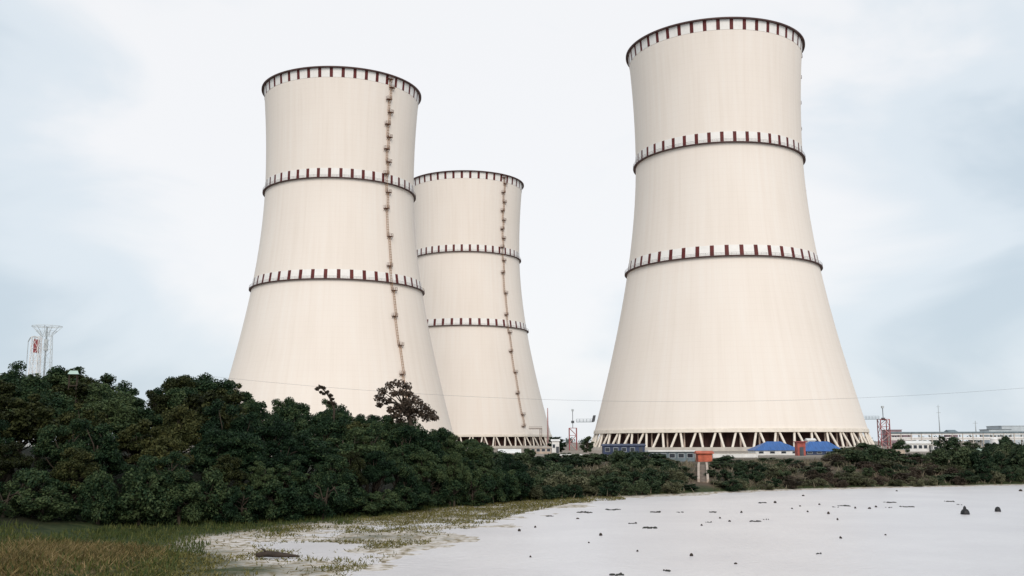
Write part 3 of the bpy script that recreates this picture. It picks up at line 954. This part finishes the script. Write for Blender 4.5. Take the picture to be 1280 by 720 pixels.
def scatter(rg, n, fx, fy, keep):
    x = fx[0] + (fx[1] - fx[0]) * rg.random(n); y = fy[0] + (fy[1] - fy[0]) * rg.random(n)
    z = height(x, y)
    s = signed(SHORE, x, y); f = signed(FOOT, x, y)
    k = keep(x, y, z, s, f, rg.random(n))
    return np.stack([x, y, z - 0.02], 1)[k]

rg = np.random.default_rng(21)
M['reed'] = leaf_mat('shore_weed', (0.09, 0.085, 0.025), (0.20, 0.175, 0.06), (0.36, 0.30, 0.16), 0.25)
M['green'] = leaf_mat('bank_grass', (0.020, 0.038, 0.012), (0.048, 0.070, 0.020), (0.11, 0.115, 0.035), 0.2)
M['straw'] = leaf_mat('dry_grass', (0.06, 0.055, 0.020), (0.19, 0.14, 0.055), (0.40, 0.29, 0.15), 0.2)
M['scrubw'] = leaf_mat('bank_weeds', (0.05, 0.05, 0.025), (0.12, 0.105, 0.065), (0.24, 0.20, 0.14), 0.2)
p = scatter(rg, 170000, (-20, 12), (43, 112), lambda x, y, z, s, f, u: (z > -0.03) & (s > -1.0) & (f < 1.0) & (u < 0.04 + 0.8 * np.clip(vnoise(x, y, 31, 2.6) * 2.4 + vnoise(x, y, 32, 0.8) + 0.04 + 0.035 * np.abs(y - 58) + 0.7 * np.clip((-0.30 * y - x) / 1.5, 0, 1), 0, 1)))
tag(link('shore_weeds', np_mesh('shore_weeds', blades(rg, p, 0.04, 0.24, 0.045, 0.8), 3, M['reed'])), 'olive weeds and reeds growing in clumps along the muddy left shore', 'weeds', kind='stuff')
p = scatter(rg, 150000, (-40, 8), (43, 108), lambda x, y, z, s, f, u: (f > -1.6 + 1.5 * vnoise(x, y, 42, 4)) & ((f < 7) | ((y < 62) & (x < -0.33 * y) & (vnoise(x, y, 43, 2.5) > -0.25))) & (z > 0.05) & (u < 0.35 + 0.5 * (vnoise(x, y, 41, 3) + 0.5)))
tag(link('bank_grass', np_mesh('bank_grass', blades(rg, p, 0.10, 0.45, 0.04), 3, M['green'])), 'dark green grass at the foot of the left wood', 'grass', kind='stuff')
p = scatter(rg, 70000, (-34, -13), (43, 60), lambda x, y, z, s, f, u: (z > 0.05) & (y < 57 + 3 * vnoise(x, y, 52, 3)) & (x < -0.335 * y + vnoise(x, y, 53, 2) * 2.2) & (x > -0.50 * y + vnoise(x, y, 54, 3) * 4) & (u < 1.1 * np.clip((-0.325 * y - x) / 3.0, 0, 1) * np.exp(-((y - (57 + (x / y + 0.34) / 0.12 * 8)) / 4.6) ** 2) * (0.3 + 1.2 * (vnoise(x, y, 51, 2.5) + 0.4))))
tag(link('dry_grass', np_mesh('dry_grass', blades(rg, p, 0.06, 0.50, 0.035, 0.8), 3, M['straw'])), 'orange-brown dry grass in the bottom left corner', 'grass', kind='stuff')
p = scatter(rg, 70000, (5, 110), (104, 185), lambda x, y, z, s, f, u: (f > 0.4) & (f < 30) & ~((x / y > 0.178) & (x / y < 0.196)) & (u < 0.9 * (vnoise(x, y, 61, 4) + 0.55)))
tag(link('bank_scrub', np_mesh('bank_scrub', blades(rg, p, 0.2, 1.0, 0.08, 0.6), 3, M['scrubw'])), 'grey-brown scrub and tall weeds covering the far bank', 'scrub', kind='stuff')

# far tree line on the horizon
rg = np.random.default_rng(77)
cs, rs = [], []
for x in np.arange(-1500, 2600, 9.0):
    cs.append(np.array([x + rg.normal() * 4, 1500 + rg.normal() * 40, PLAIN + 3 + 3 * rg.random()])); rs.append(5 + 5 * rg.random())
M['farwood'] = leaf_mat('haze_toned_foliage', (0.06, 0.085, 0.07), (0.10, 0.13, 0.11), (0.15, 0.17, 0.15), 0.1)  # leaf colours paled and greyed: distance haze is put into the colour
tag(link('far_woodland', np_mesh('far_woodland', leaves(rg, cs, rs, [60] * len(cs), 1.5), 4, M['farwood'])), 'thin hazy line of woodland along the horizon behind the plant', 'woodland', kind='stuff')

# ------------------------------------------------------------------ steelwork beside the towers
def stair_tower(pxc, yt, d, wpx, label, bridge_px, bridge_y, end_box=True):
    p = at(pxc, yt, d)
    g = PLAIN
    W = wpx * d / FPX
    root = empty('stair_tower', (p.x, d, g), 0, label, 'stair tower', 'red stair towers')
    H = p.z - g
    h = W / 2
    fr, br = MB(), MB()
    for sx in (-h, h):
        for sy in (-h, h):
            fr.bar((sx, sy, -0.3), (sx, sy, H), 0.22)
    n = max(3, int(H / 3))
    for i in range(n):
        z0, z1 = H * i / n, H * (i + 1) / n
        fr.box(-h, -h, z1 - 0.12, h, h, z1 + 0.06)
        for s_ in (-h, h):
            a, c = (-h, h) if i % 2 else (h, -h)
            br.bar((a, s_, z0), (c, s_, z1), 0.14)
            br.bar((s_, a, z0), (s_, c, z1), 0.14)
    fr.build('frame', M['redsteel'], root)
    br.build('brace', M['pinksteel'], root)
    q = at(bridge_px, bridge_y, d)
    zb, xb = q.z - g, q.x - p.x
    s_ = 1 if xb > 0 else -1
    b_ = MB()
    b_.box(min(s_ * h, xb), -0.6, zb - 0.25, max(s_ * h, xb), 0.6, zb)
    for sy in (-0.58, 0.58):
        for z in (0.55, 1.1): b_.bar((s_ * h, sy, zb + z), (xb, sy, zb + z), 0.05)
        for i in range(6): b_.bar((s_ * h + (xb - s_ * h) * i / 5, sy, zb), (s_ * h + (xb - s_ * h) * i / 5, sy, zb + 1.1), 0.05)
    b_.build('bridge', M['greywall'], root)
    if zb > H - 0.5:
        m_ = MB(); m_.bar((0, 0, H), (0, 0, zb + 4.5), 0.16); m_.box(-0.6, -0.6, zb - 0.6, 0.6, 0.6, zb + 0.4)
        m_.build('mast', M['darksteel'], root)
        m_ = MB(); m_.box(-0.45, -0.45, zb + 4.3, 0.45, 0.45, zb + 5.2); m_.build('lamp', M['greysteel'], root)
    if end_box:
        m_ = MB()
        m_.add([(xb - s_ * 0.8, -0.8, zb), (xb + s_ * 0.4, -0.8, zb), (xb + s_ * 0.9, -0.8, zb + 2.6), (xb - s_ * 0.1, -0.8, zb + 2.6),
                (xb - s_ * 0.8, 0.8, zb), (xb + s_ * 0.4, 0.8, zb), (xb + s_ * 0.9, 0.8, zb + 2.6), (xb - s_ * 0.1, 0.8, zb + 2.6)],
               [(0, 1, 2, 3), (4, 7, 6, 5), (0, 4, 5, 1), (1, 5, 6, 2), (2, 6, 7, 3), (3, 7, 4, 0)])
        m_.build('cabin', M['darksteel'], root)
    return root
stair_tower(716, 535, 421, 9, 'small red lattice stair tower left of the right cooling tower, bridge reaching right', 742, 527)
stair_tower(1104, 524, 415, 11, 'red lattice stair tower at the right foot of the right cooling tower', 1079, 523.5, False)
# the far tower's ladder foot: gangway and drop ladder
def gangway():
    d = 607.0
    a, c = at(661, 534.5, d), at(676, 535.5, d)
    root = empty('access_gangway', (c.x, d, PLAIN), 0, 'rusty gangway and drop ladder at the foot of the far cooling tower', 'gangway')
    A = Vector((a.x - c.x, 0, a.z - PLAIN)); D = Vector((0, 0, c.z - PLAIN))
    m_ = MB(); m_.box(A.x, -0.8, D.z - 0.4, 0.8, 0.8, D.z); 
    for z in (0.6, 1.2): m_.bar((A.x, -0.7, D.z + z), (0.8, -0.7, D.z + z), 0.08)
    m_.build('walkway', M['landing'], root)
    m_ = MB()
    for s_ in (-0.6, 0.6): m_.bar((s_, -0.5, 0), (s_, -0.5, D.z), 0.16)
    for i in range(14): m_.bar((-0.6, -0.5, D.z * i / 14), (0.6, -0.5, D.z * i / 14), 0.1)
    m_.build('ladder', M['landing'], root)
gangway()

def mast(px, yt, d, r, m_, label, name='mast', arms=()):
    p = at(px, yt, d)
    H = p.z - PLAIN
    root = empty(name, (p.x, d, PLAIN), 0, label, 'mast')
    q = MB(); q.tube([(0, 0, -0.3), (0, 0, H * 0.6), (0, 0, H)], [r, r * 0.8, r * 0.5], 8); q.build('pole', m_, root, True)
    q = MB(); q.box(-r * 2, -r * 2, -0.3, r * 2, r * 2, 0.5); q.build('footing', M['concrete'], root)
    for f_, w_ in arms:
        q = MB(); q.box(-w_, -0.15, H * f_ - 0.15, w_, 0.15, H * f_ + 0.15); q.build('crossarm', m_, root)
mast(684.5, 510, 590, 0.55, M['pinksteel'], 'tall pale pinkish mast at the right foot of the far cooling tower')

# ------------------------------------------------------------------ lattice towers beyond the wood
def lattice(root, H, w0, w1, n, r, m_, name='frame'):
    mb = MB()
    c = [(-1, -1), (1, -1), (1, 1), (-1, 1)]
    P = lambda k, f_: Vector((c[k][0] * (w0 + (w1 - w0) * f_), c[k][1] * (w0 + (w1 - w0) * f_), H * f_))
    for k in range(4): mb.bar(P(k, 0), P(k, 1), r)
    for i in range(n):
        f0, f1 = i / n, (i + 1) / n
        for k in range(4):
            k2 = (k + 1) % 4
            mb.bar(P(k, f0), P(k2, f1), r * 0.55); mb.bar(P(k2, f0), P(k, f1), r * 0.55)
            mb.bar(P(k, f1), P(k2, f1), r * 0.55)
    return mb.build(name, m_, root)
def flared_tower():
    d = 300.0
    top, neck, base = at(59, 408, d), at(59, 420, d), at(59, 560, d)
    M['palegrey'] = mat('pale_galvanised_steel', (0.62, 0.66, 0.67), 0.5, 0.1, 0.7)
    root = empty('lattice_tower', (top.x, d, PLAIN), 0.25, 'grey lattice tower with a wide flared top rising behind the left wood', 'lattice tower')
    Hn, Ht = neck.z - PLAIN, top.z - PLAIN
    lattice(root, Hn, 2.6, 1.45, 9, 0.10, M['palegrey'])
    mb = MB()
    n = 12; Rr = 4.3
    for k in range(n):
        a = 2 * math.pi * k / n
        d_ = Vector((math.cos(a), math.sin(a), 0))
        mb.bar(d_ * 1.5 + Vector((0, 0, Hn)), d_ * Rr + Vector((0, 0, Ht - 0.1)), 0.075)
        a2 = 2 * math.pi * (k + 1) / n
        d2 = Vector((math.cos(a2), math.sin(a2), 0))
        mb.bar(d_ * Rr + Vector((0, 0, Ht)), d2 * Rr + Vector((0, 0, Ht)), 0.09)
        mb.bar(d_ * 2.9 + Vector((0, 0, (Hn + Ht) / 2)), d2 * 2.9 + Vector((0, 0, (Hn + Ht) / 2)), 0.06)
        mb.bar(d_ * 1.5 + Vector((0, 0, Hn)), d2 * 2.9 + Vector((0, 0, (Hn + Ht) / 2)), 0.05)
        mb.bar(Vector((0, 0, Ht - 0.2)), d_ * Rr + Vector((0, 0, Ht)), 0.05)
    mb.build('flared_crown', M['palegrey'], root)
    mb = MB(); mb.box(-0.5, -0.5, Hn - 4.5, 0.5, 0.5, Hn - 1.0); mb.tube([(0, 0, 0), (0, 0, Ht)], 0.28, 6); mb.build('riser', M['greysteel'], root)
flared_tower()
def red_mast():
    d = 290.0
    p = at(46, 421, d)
    root = empty('red_white_mast', (p.x, d, PLAIN), 0, 'short white mast with a red box, left of the flared lattice tower', 'mast')
    H = p.z - PLAIN
    lattice(root, H, 1.5, 1.0, 10, 0.11, M['whitesteel'])
    mb = MB(); mb.box(-0.55, -0.55, H - 4.6, 0.6, 0.55, H - 0.8); mb.build('red_box', M['redsteel'], root)
    mb = MB(); mb.tube([(0.6, 0, H - 0.3), (-0.6, 0, H + 0.15), (-1.8, 0, H - 0.2), (-2.4, 0, H - 1.4)], [0.2, 0.2, 0.16, 0.14], 6)
    mb.bar((-2.4, 0, H - 1.3), (-2.45, 0, 3), 0.1)
    mb.build('arm', M['greysteel'], root)
red_mast()

# small pale roof among the trees of the ridge
p = at(92, 468, 84)
g = h1(p.x, 84)
root = empty('tree_lookout', (p.x, 84, g), 0.3, 'small pale roofed shelter on posts, peeping out of the wood below the lattice tower', 'shelter')
zt = p.z - g
mb = MB()
mb.add([(-0.42, -0.4, zt), (0.42, -0.4, zt), (0.42, 0.4, zt), (-0.42, 0.4, zt), (-0.3, 0, zt + 0.32), (0.3, 0, zt + 0.32)], [(0, 1, 5, 4), (2, 3, 4, 5), (1, 2, 5), (3, 0, 4), (0, 3, 2, 1)])
mb.build('roof', M['palegreen'], root)
mb = MB()
for x in (-0.3, 0.3):
    for y in (-0.3, 0.3): mb.bar((x, y, -0.3), (x, y, zt), 0.05)
mb.box(-0.34, -0.34, zt - 1.0, 0.34, 0.34, zt - 0.92)
mb.build('post_frame', M['bark'], root)

# ------------------------------------------------------------------ site buildings
def building(name, px0, px1, ytop, d, depth, wallm, roofm, label, cat, group=None, roof='gable', rise=0.8, bays=4, z0=None, door=True, hip=0.0):
    a, c = at(px0, ytop, d), at(px1, ytop, d)
    W = c.x - a.x
    g = h1((a.x + c.x) / 2, d) if z0 is None else z0
    H = a.z - g - (rise if roof != 'flat' else 0.25)
    root = empty(name, ((a.x + c.x) / 2, d + depth / 2, g), 0, label, cat, group)
    h, q = W / 2, depth / 2
    mb = MB(); mb.box(-h, -q, -0.4, h, q, H)
    mb.build('wall', wallm, root)
    mb = MB(); e_ = 0.3
    if roof == 'flat':
        mb.box(-h - e_, -q - e_, H, h + e_, q + e_, H + 0.25)
    else:
        k = hip * h
        lo = [(-h - e_, -q - e_, H), (h + e_, -q - e_, H), (h + e_, q + e_, H), (-h - e_, q + e_, H)]
        hi = [(-h - e_ + k, 0, H + rise), (h + e_ - k, 0, H + rise)]
        up = [(x, y, z + 0.12) for x, y, z in lo + hi]
        mb.add(up, [(0, 1, 5, 4), (2, 3, 4, 5), (1, 2, 5), (3, 0, 4)])
        mb.add([(x, y, z) for x, y, z in lo], [(0, 3, 2, 1)])
        mb.add(lo + up[:4], [(0, 1, 5, 4), (1, 2, 6, 5), (2, 3, 7, 6), (3, 0, 4, 7)])
    mb.build('roof', roofm, root)
    for i in range(bays):
        x = -h + W * (i + 0.5) / bays
        ww, wh = min(0.55, W / bays * 0.3), min(0.5, H * 0.2)
        if door and i == bays - 1 and H > 2:
            mb = MB(); mb.box(x - 0.45, -q - 0.06, 0, x + 0.45, -q + 0.05, min(2.0, H - 0.2)); mb.build('door', M['darksteel'], root)
            continue
        zc = H * 0.6
        fr = MB(); fr.box(x - ww - 0.08, -q - 0.04, zc - wh - 0.08, x + ww + 0.08, -q + 0.05, zc + wh + 0.08)
        f_ = fr.build('window', M['greysteel'], root)
        gl = MB(); gl.box(x - ww, -q - 0.06, zc - wh, x + ww, -q - 0.01, zc + wh); gl.build('pane', M['glass'], f_)
    return root

building('site_cabin', 754, 806, 555.5, 262, 4, M['darkblue'], M['darkblue'], 'low navy blue site cabin before the left part of the leg ring', 'cabin', rise=0.4, bays=5)
building('long_shed', 812, 868, 563, 178, 4, M['greywall'], M['whitewall'], 'long grey shed with a pale flat roof, left of the orange cabin', 'shed', roof='flat', bays=5)
building('orange_cabin', 872.5, 890, 564.5, 172, 2.2, M['orange'], M['orange'], 'bright orange-red cabin at the top of the concrete chute', 'cabin', rise=0.35, bays=0)
building('blue_shed', 944, 1000, 552.5, 250, 8, M['whitewall'], M['blueroof'], 'blue-roofed shed left of the red box, before the leg ring', 'shed', 'blue-roofed sheds', rise=2.1, bays=4, hip=0.75)
building('blue_shed', 1006, 1053, 552.5, 252, 8, M['darkblue'], M['blueroof'], 'blue-roofed shed right of the red box, before the leg ring', 'shed', 'blue-roofed sheds', rise=2.3, bays=4, hip=0.55)
building('red_container', 996.5, 1006.5, 551.5, 238, 2.4, M['redbox'], M['redsteel'], 'upright red site box between the two blue roofs', 'container', roof='flat', bays=1)
building('white_hut', 1010, 1019, 548.5, 285, 2.5, M['whitewall'], M['whitewall'], 'small white hut showing over the right blue roof', 'hut', rise=0.5, bays=2)
building('pale_shed', 624, 650, 562, 240, 5, M['tanwall'], M['whitewall'], 'pale roofed shed under the far cooling tower', 'shed', rise=0.9, bays=3)
building('tan_building', 663, 689, 558.5, 300, 6, M['tanwall'], M['concrete'], 'tan flat building at the right foot of the far cooling tower', 'building', roof='flat', bays=4)
building('white_hut', 690, 699, 549.5, 310, 3, M['whitewall'], M['whitewall'], 'small white hut left of the small red stair tower', 'hut', rise=0.5, bays=2)
building('low_building', 702, 726, 568, 200, 3, M['tanwall'], M['whitewall'], 'low beige building below the small red stair tower', 'building', roof='flat', bays=3)
building('site_building', 1134, 1166, 551.5, 320, 7, M['whitewall'], M['whitewall'], 'white site building before the left half of the pipe rack', 'building', rise=0.8, bays=5)
building('site_building', 1166, 1186, 556, 318, 6, M['whitewall'], M['concrete'], 'lower pale building joined to the right of the white site building', 'building', roof='flat', bays=3)
building('plant_hall', 1252, 1340, 532, 620, 20, M['palesteel'], M['palesteel'], 'grey flat-roofed plant hall at the right edge of the horizon', 'plant hall', roof='flat', bays=9, door=False)
building('plant_hall', 1236, 1264, 536.5, 600, 12, M['palesteel'], M['greywall'], 'low hall with a dark roof before the grey plant hall', 'plant hall', roof='flat', bays=6, door=False)
building('brick_block', 1111, 1127, 537, 640, 12, M['duskred'], M['duskred'], 'dusky reddish block right of the red stair tower', 'building', roof='flat', bays=5, door=False)
building('brick_block', 1129, 1140, 540, 660, 12, M['duskred'], M['greywall'], 'smaller dusky block behind the left end of the pipe rack', 'building', roof='flat', bays=3, door=False)
building('far_block', 1187, 1197, 537.5, 700, 10, M['duskred'], M['greywall'], 'dusky block behind the middle of the pipe rack', 'building', rise=1.5, bays=3, door=False)

# walls and fences
def wall(name, px0, px1, ytop, d, m_, label, cat, panel=2.5):
    a, c = at(px0, ytop, d), at(px1, ytop, d)
    g = h1((a.x + c.x) / 2, d)
    root = empty(name, ((a.x + c.x) / 2, d, g), 0, label, cat)
    W, H = c.x - a.x, a.z - g
    mb = MB(); mb.box(-W / 2, -0.1, -0.3, W / 2, 0.1, H - 0.12); mb.build('panel', m_, root)
    mb = MB(); mb.box(-W / 2, -0.16, H - 0.12, W / 2, 0.16, H); mb.build('coping', M['concrete'], root)
    n = max(1, int(W / panel))
    pm = MB(); pm.box(-0.16, -0.18, -0.3, 0.16, -0.1, H - 0.12); pme = pm.mesh('post', m_)
    for i in range(n + 1): link('post', pme, root, (-W / 2 + W * i / n, 0, 0))
wall('low_wall', 892, 946, 566.5, 215, M['whitewall'], 'low whitewashed wall from the orange cabin to the left blue roof', 'wall')
wall('site_fence', 1206, 1300, 558.5, 262, M['palegreen'], 'pale green sheet fence under the pipe rack at the right', 'fence')
wall('boundary_wall', 1096, 1130, 562, 235, M['tanwall'], 'tan boundary wall behind the bank right of the leg ring', 'wall')

# concrete chute down the bank below the orange cabin
root = empty('drain_chute', (0.187 * 134, 134, 0), 0, 'pale concrete drain chute running down the bank below the orange cabin', 'chute')
ysc = [126 + 2.4 * i for i in range(13)]
def strip(xa, xb, lift, m_, nm):
    mb = MB(); vs = []
    for y in ysc:
        xc = 0.187 * y
        z = max(h1(xc + xa, y), h1(xc + xb, y), h1(xc, y)) + lift
        o_ = 0.187 * (y - 134)
        vs += [(o_ + xa, y - 134, z - 0.9), (o_ + xb, y - 134, z - 0.9), (o_ + xb, y - 134, z), (o_ + xa, y - 134, z)]
    fs = [(4 * i + k, 4 * i + (k + 1) % 4, 4 * i + 4 + (k + 1) % 4, 4 * i + 4 + k) for i in range(len(ysc) - 1) for k in range(4)]
    fs += [(3, 2, 1, 0), tuple(4 * (len(ysc) - 1) + k for k in range(4))]
    return mb.add(vs, fs).build(nm, m_, root)
strip(-0.72, -0.42, 0.40, M['tanwall'], 'side_wall')
strip(0.42, 0.72, 0.40, M['tanwall'], 'side_wall')
strip(-0.42, 0.42, 0.06, M['wetsilt'], 'channel')

# pipe rack on trestles
def pipe_rack():
    d = 480.0
    a, c = at(1112, 549, d), at(1420, 549, d)
    root = empty('pipe_rack', ((a.x + c.x) / 2, d, PLAIN), 0, 'long pale pipe rack on trestles crossing the right background', 'pipe rack')
    W = c.x - a.x; z0 = a.z - PLAIN; z1 = at(1112, 542.5, d).z - PLAIN
    mb = MB()
    for z in (z0, z1): mb.box(-W / 2, -1.6, z - 0.5, W / 2, 1.6, z)
    mb.build('deck', M['whitewall'], root)
    for y, z, r, m_ in ((-1.1, z0 + 0.45, 0.45, M['whitesteel']), (0.2, z0 + 0.4, 0.4, M['greysteel']), (-1.0, z1 + 0.5, 0.5, M['greywall']), (0.5, z1 + 0.4, 0.4, M['duskred'])):
        mb = MB(); mb.tube([(-W / 2, y, z), (W / 2, y, z)], r, 8); mb.build('pipe', m_, root)
    tm = MB()
    for y in (-1.5, 1.5): tm.bar((0, y, -0.3), (0, y, z1), 0.28)
    tm.bar((0, -1.5, 0.5), (0, 1.5, z0), 0.15)
    tme = tm.mesh('trestle', M['concrete'])
    n = 24
    for i in range(n + 1): link('trestle', tme, root, (-W / 2 + W * i / n, 0, 0))
pipe_rack()
# white storage tank and vent stacks near it
def tank(px0, px1, yt, d, m_, label):
    a, c = at(px0, yt, d), at(px1, yt, d)
    r = (c.x - a.x) / 2; H = a.z - PLAIN
    root = empty('storage_tank', ((a.x + c.x) / 2, d, PLAIN), 0, label, 'tank', 'white tanks on the right')
    MB().lathe([(r, -0.3), (r, H - r * 0.5)], 32).build('wall', m_, root, True)
    MB().lathe([(r + 0.06, H - r * 0.52), (r + 0.06, H - r * 0.45), (r * 0.6, H - r * 0.15), (0.01, H)], 32).build('roof', m_, root, True)
tank(1238, 1247, 546.5, 300, M['whitesteel'], 'white storage tank in front of the plant hall at the right')
tank(1188, 1193, 559.5, 225, M['whitesteel'], 'left one of two little white tanks among the dark trees under the pipe rack')
tank(1196, 1200.5, 560, 226, M['whitesteel'], 'right one of two little white tanks among the dark trees under the pipe rack')
mast(1172.5, 506, 950, 0.5, M['greysteel'], 'tall thin distant mast above the middle of the pipe rack', arms=((0.95, 1.6), (0.8, 2.0)))
mast(1219, 526, 900, 0.6, M['greysteel'], 'shorter distant mast left of the plant hall', arms=((0.9, 2.2),))
# white marker post on the bank
p = at(1157.5, 595, 146)
g = h1(p.x, 146)
root = empty('marker_post', (p.x, 146, g), 0, 'stubby white marker post among the scrub on the right bank', 'post')
H = at(1157.5, 586, 146).z - g
MB().tube([(0, 0, -0.2), (0, 0, H)], 0.22, 10).build('post', M['whitewall'], root)
MB().tube([(0, 0, H), (0, 0, H + 0.08)], 0.28, 10).build('cap', M['whitesteel'], root)

# power line: two conductors, carried by a pole behind the wood
d0 = 205.0
for k, (dy, dz) in enumerate(((0, 0),)):
    pts = []
    for px in range(262, 1700, 24):
        y = 502 - 9.2e-5 * (px - 850) ** 2 - dz
        pts.append(at(px, y, d0 + dy))
    o = MB().tube(pts, 0.021, 5).build('overhead_cable', M['wire'])
    tag(o, 'thin power cable sagging low across the three towers', 'cable')

# ------------------------------------------------------------------ on the water
def blob(rg, L_, W_, H_, n=14):
    mb = MB(); vs = []
    prof_ = [(1.0, -0.3), (1.0, 0.35), (0.72, 0.8), (0.3, 1.0)]
    ph = rg.random(n)
    for f_, z in prof_:
        for k in range(n):
            a = 2 * math.pi * k / n
            q = f_ * (0.72 + 0.5 * ph[k])
            vs.append((math.cos(a) * q * L_ / 2, math.sin(a) * q * W_ / 2, z * H_ * (0.8 + 0.4 * rg.random())))
    fs = [(i * n + k, i * n + (k + 1) % n, (i + 1) * n + (k + 1) % n, (i + 1) * n + k) for i in range(len(prof_) - 1) for k in range(n)]
    fs.append(tuple((len(prof_) - 1) * n + k for k in range(n)))
    return mb.add(vs, fs)
rg = np.random.default_rng(3)
FLOAT = 'dark drift floating on the water'
mats_ = [(766, 637, 20, 'largest of the dark weed mats off the left bend of the shore'), (730.5, 640.7, 18, 'dark weed mat left of the largest one off the bend of the shore'),
 (820, 640.5, 15, 'pale grey weed mat level with the largest dark mats, below the dark round tree'), (791, 654.5, 11, 'small grey weed mat up and left of the darkest mat'),
 (812.5, 660, 18, 'darkest flat weed mat in mid water, below the long grey shed'), (944, 651.7, 15, 'dark flat weed mat in mid water below the left blue roof'),
 (952, 628.7, 11, 'grey weed mat near the far shore below the left blue roof'), (958, 649.5, 7, 'short weed mat touching the right of the dark mat below the left blue roof'),
 (834, 713.7, 10, 'weed mat close to the bottom edge, right of another'), (771, 719, 18, 'weed mat cut by the bottom edge of the photo'),
 (687, 645.5, 10, 'faint weed mat nearest the reedy shore'), (850.5, 640.7, 8, 'small faint weed mat right of the pale grey mat'),
 (891, 640.5, 9, 'weed mat with a raised right end, below the concrete chute'), (886, 653, 8, 'dark little weed mat below the one with a raised end'),
 (1057, 632.5, 17, 'long dark weed mat near the far shore under the tower’s right half'), (1045, 634, 7, 'short weed mat touching the left of the long dark mat'),
 (1111, 628, 14, 'slanting grey weed mat near the far shore under the red stair tower'), (1111, 634.5, 8, 'dark weed mat just below the slanting grey mat'),
 (1132, 633.5, 16, 'thin long weed mat right of the slanting grey mat'), (1187, 627, 11, 'slanting weed mat up and left of the two-lobed dark rock'),
 (1199, 631, 5, 'tiny weed mat just above the two-lobed dark rock'), (1023, 692.5, 8, 'lone dark weed mat in the near water, lower right')]
for px, py, wpx, lab in mats_:
    p = on_plane(px, py)
    L_ = wpx * p.y / FPX
    mb = MB()
    nb_ = 4 if wpx < 9 else 9
    for q in range(nb_):
        k_ = L_ * rg.uniform(0.16, 0.36)
        piece = blob(rg, k_, k_ * rg.uniform(0.8, 2.2), rg.uniform(0.025, 0.085), 9)
        ox, oy = (q / (nb_ - 1) - 0.5) * L_ * 0.78 + rg.normal() * L_ * 0.03, rg.normal() * L_ * 0.30
        mb.add([(a + ox, c + oy, z) for a, c, z in piece.v], piece.f)
    o = mb.build('weed_mat', M['weed'])
    o.location = (p.x, p.y, 0.0); o.rotation_euler.z = rg.normal() * 0.15
    tag(o, lab, 'weed mat', FLOAT)
dots = [(649, 664), (669, 659.5), (751, 669.5), (736, 678.7), (722, 648.7), (864.5, 695), (919.5, 705), (663, 696.5), (797, 689.5), (877, 657), (969, 628.7), (1275.5, 614), (1004, 620), (1024, 631), (1009.5, 640), (1035.5, 642.5), (1047, 650), (1069, 635.5), (1087, 636), (1051, 673), (1107, 669), (1000, 633), (1095, 634), (1121, 614), (990, 636), (900, 648), (912, 652), (927, 641)]
own = {(649, 664): 'dark stub nearest the reedy shore, left in the open water', (864.5, 695): 'dark upright stub in the near water, lower middle', (969, 628.7): 'dark stub near the far shore below the blue roofs',
       (1275.5, 614): 'small dark stub by the far shore at the right edge', (919.5, 705): 'dark stub near the bottom edge, right of middle', (1035.5, 642.5): 'dark stub just below the long dark weed mat',
       (751, 669.5): 'small dark stub below and left of the darkest weed mat'}
for px, py in dots:
    p = on_plane(px, py)
    s_ = 3.2 * p.y / FPX * (1.25 if (px, py) in own else 0.8)
    o = blob(rg, s_ * rg.uniform(0.9, 1.5), s_ * 0.9, s_ * rng.uniform(0.45, 0.9), 9).build('stub', M['deadwood'])
    o.location = (p.x, p.y, 0); o.rotation_euler.z = rg.random() * 6.28
    tag(o, own.get((px, py), 'tiny dark stub of drift poking out of the pale water'), 'stub', FLOAT)

def rock(px, py, wpx, hpx, lab, two=False):
    p = on_plane(px, py)
    k = p.y / FPX
    mb = MB()
    for (ox, f_, h_) in (((0, 1.0, 0.66), (-0.06, 0.5, 1.0)) if two else ((0, 1.0, 1.0),)):
        rr, hh = wpx * k / 2 * f_, hpx * k * h_
        prof_ = [(1.0, -0.25), (1.05, 0.15), (0.95, 0.5), (0.65, 0.85), (0.05, 1.0)]
        n = 14; vs = []
        ph = 0.85 + 0.3 * rg.random(n)
        for f2, z in prof_:
            for j in range(n):
                a = 2 * math.pi * j / n
                vs.append((ox * wpx * k + math.cos(a) * rr * f2 * ph[j], math.sin(a) * rr * f2 * ph[j], z * hh))
        fs = [(i * n + j, i * n + (j + 1) % n, (i + 1) * n + (j + 1) % n, (i + 1) * n + j) for i in range(4) for j in range(n)]
        fs.append(tuple(4 * n + j for j in range(n)))
        mb.add(vs, fs)
    o = mb.build('rock', M['rock'], None, True)
    o.location = (p.x, p.y, 0)
    tag(o, lab, 'rock', 'dark rocks in the water')
rock(1207, 643, 10, 10.5, 'two-lobed dark rock standing in the water at the right', True)
rock(1247.5, 639.5, 7, 6, 'small round dark rock right of the two-lobed one')

# driftwood log on the left shore
p = on_plane(345, 697, 0.05)
root = empty('driftwood_log', (p.x, p.y, max(0.05, h1(p.x, p.y))), 0.05, 'dark driftwood log lying on the pale left shore', 'log')
MB().tube([(-1.05, 0, 0.12), (-0.5, 0.03, 0.2), (0.1, 0.0, 0.15), (0.7, 0.06, 0.10), (1.2, 0.02, 0.05)], [0.12, 0.17, 0.15, 0.10, 0.05], 9).build('log', M['deadwood'], root, True)
MB().tube([(-0.5, 0.0, 0.25), (-0.62, -0.1, 0.42), (-0.8, -0.15, 0.5)], [0.07, 0.05, 0.02], 6).build('branch_stub', M['deadwood'], root, True)
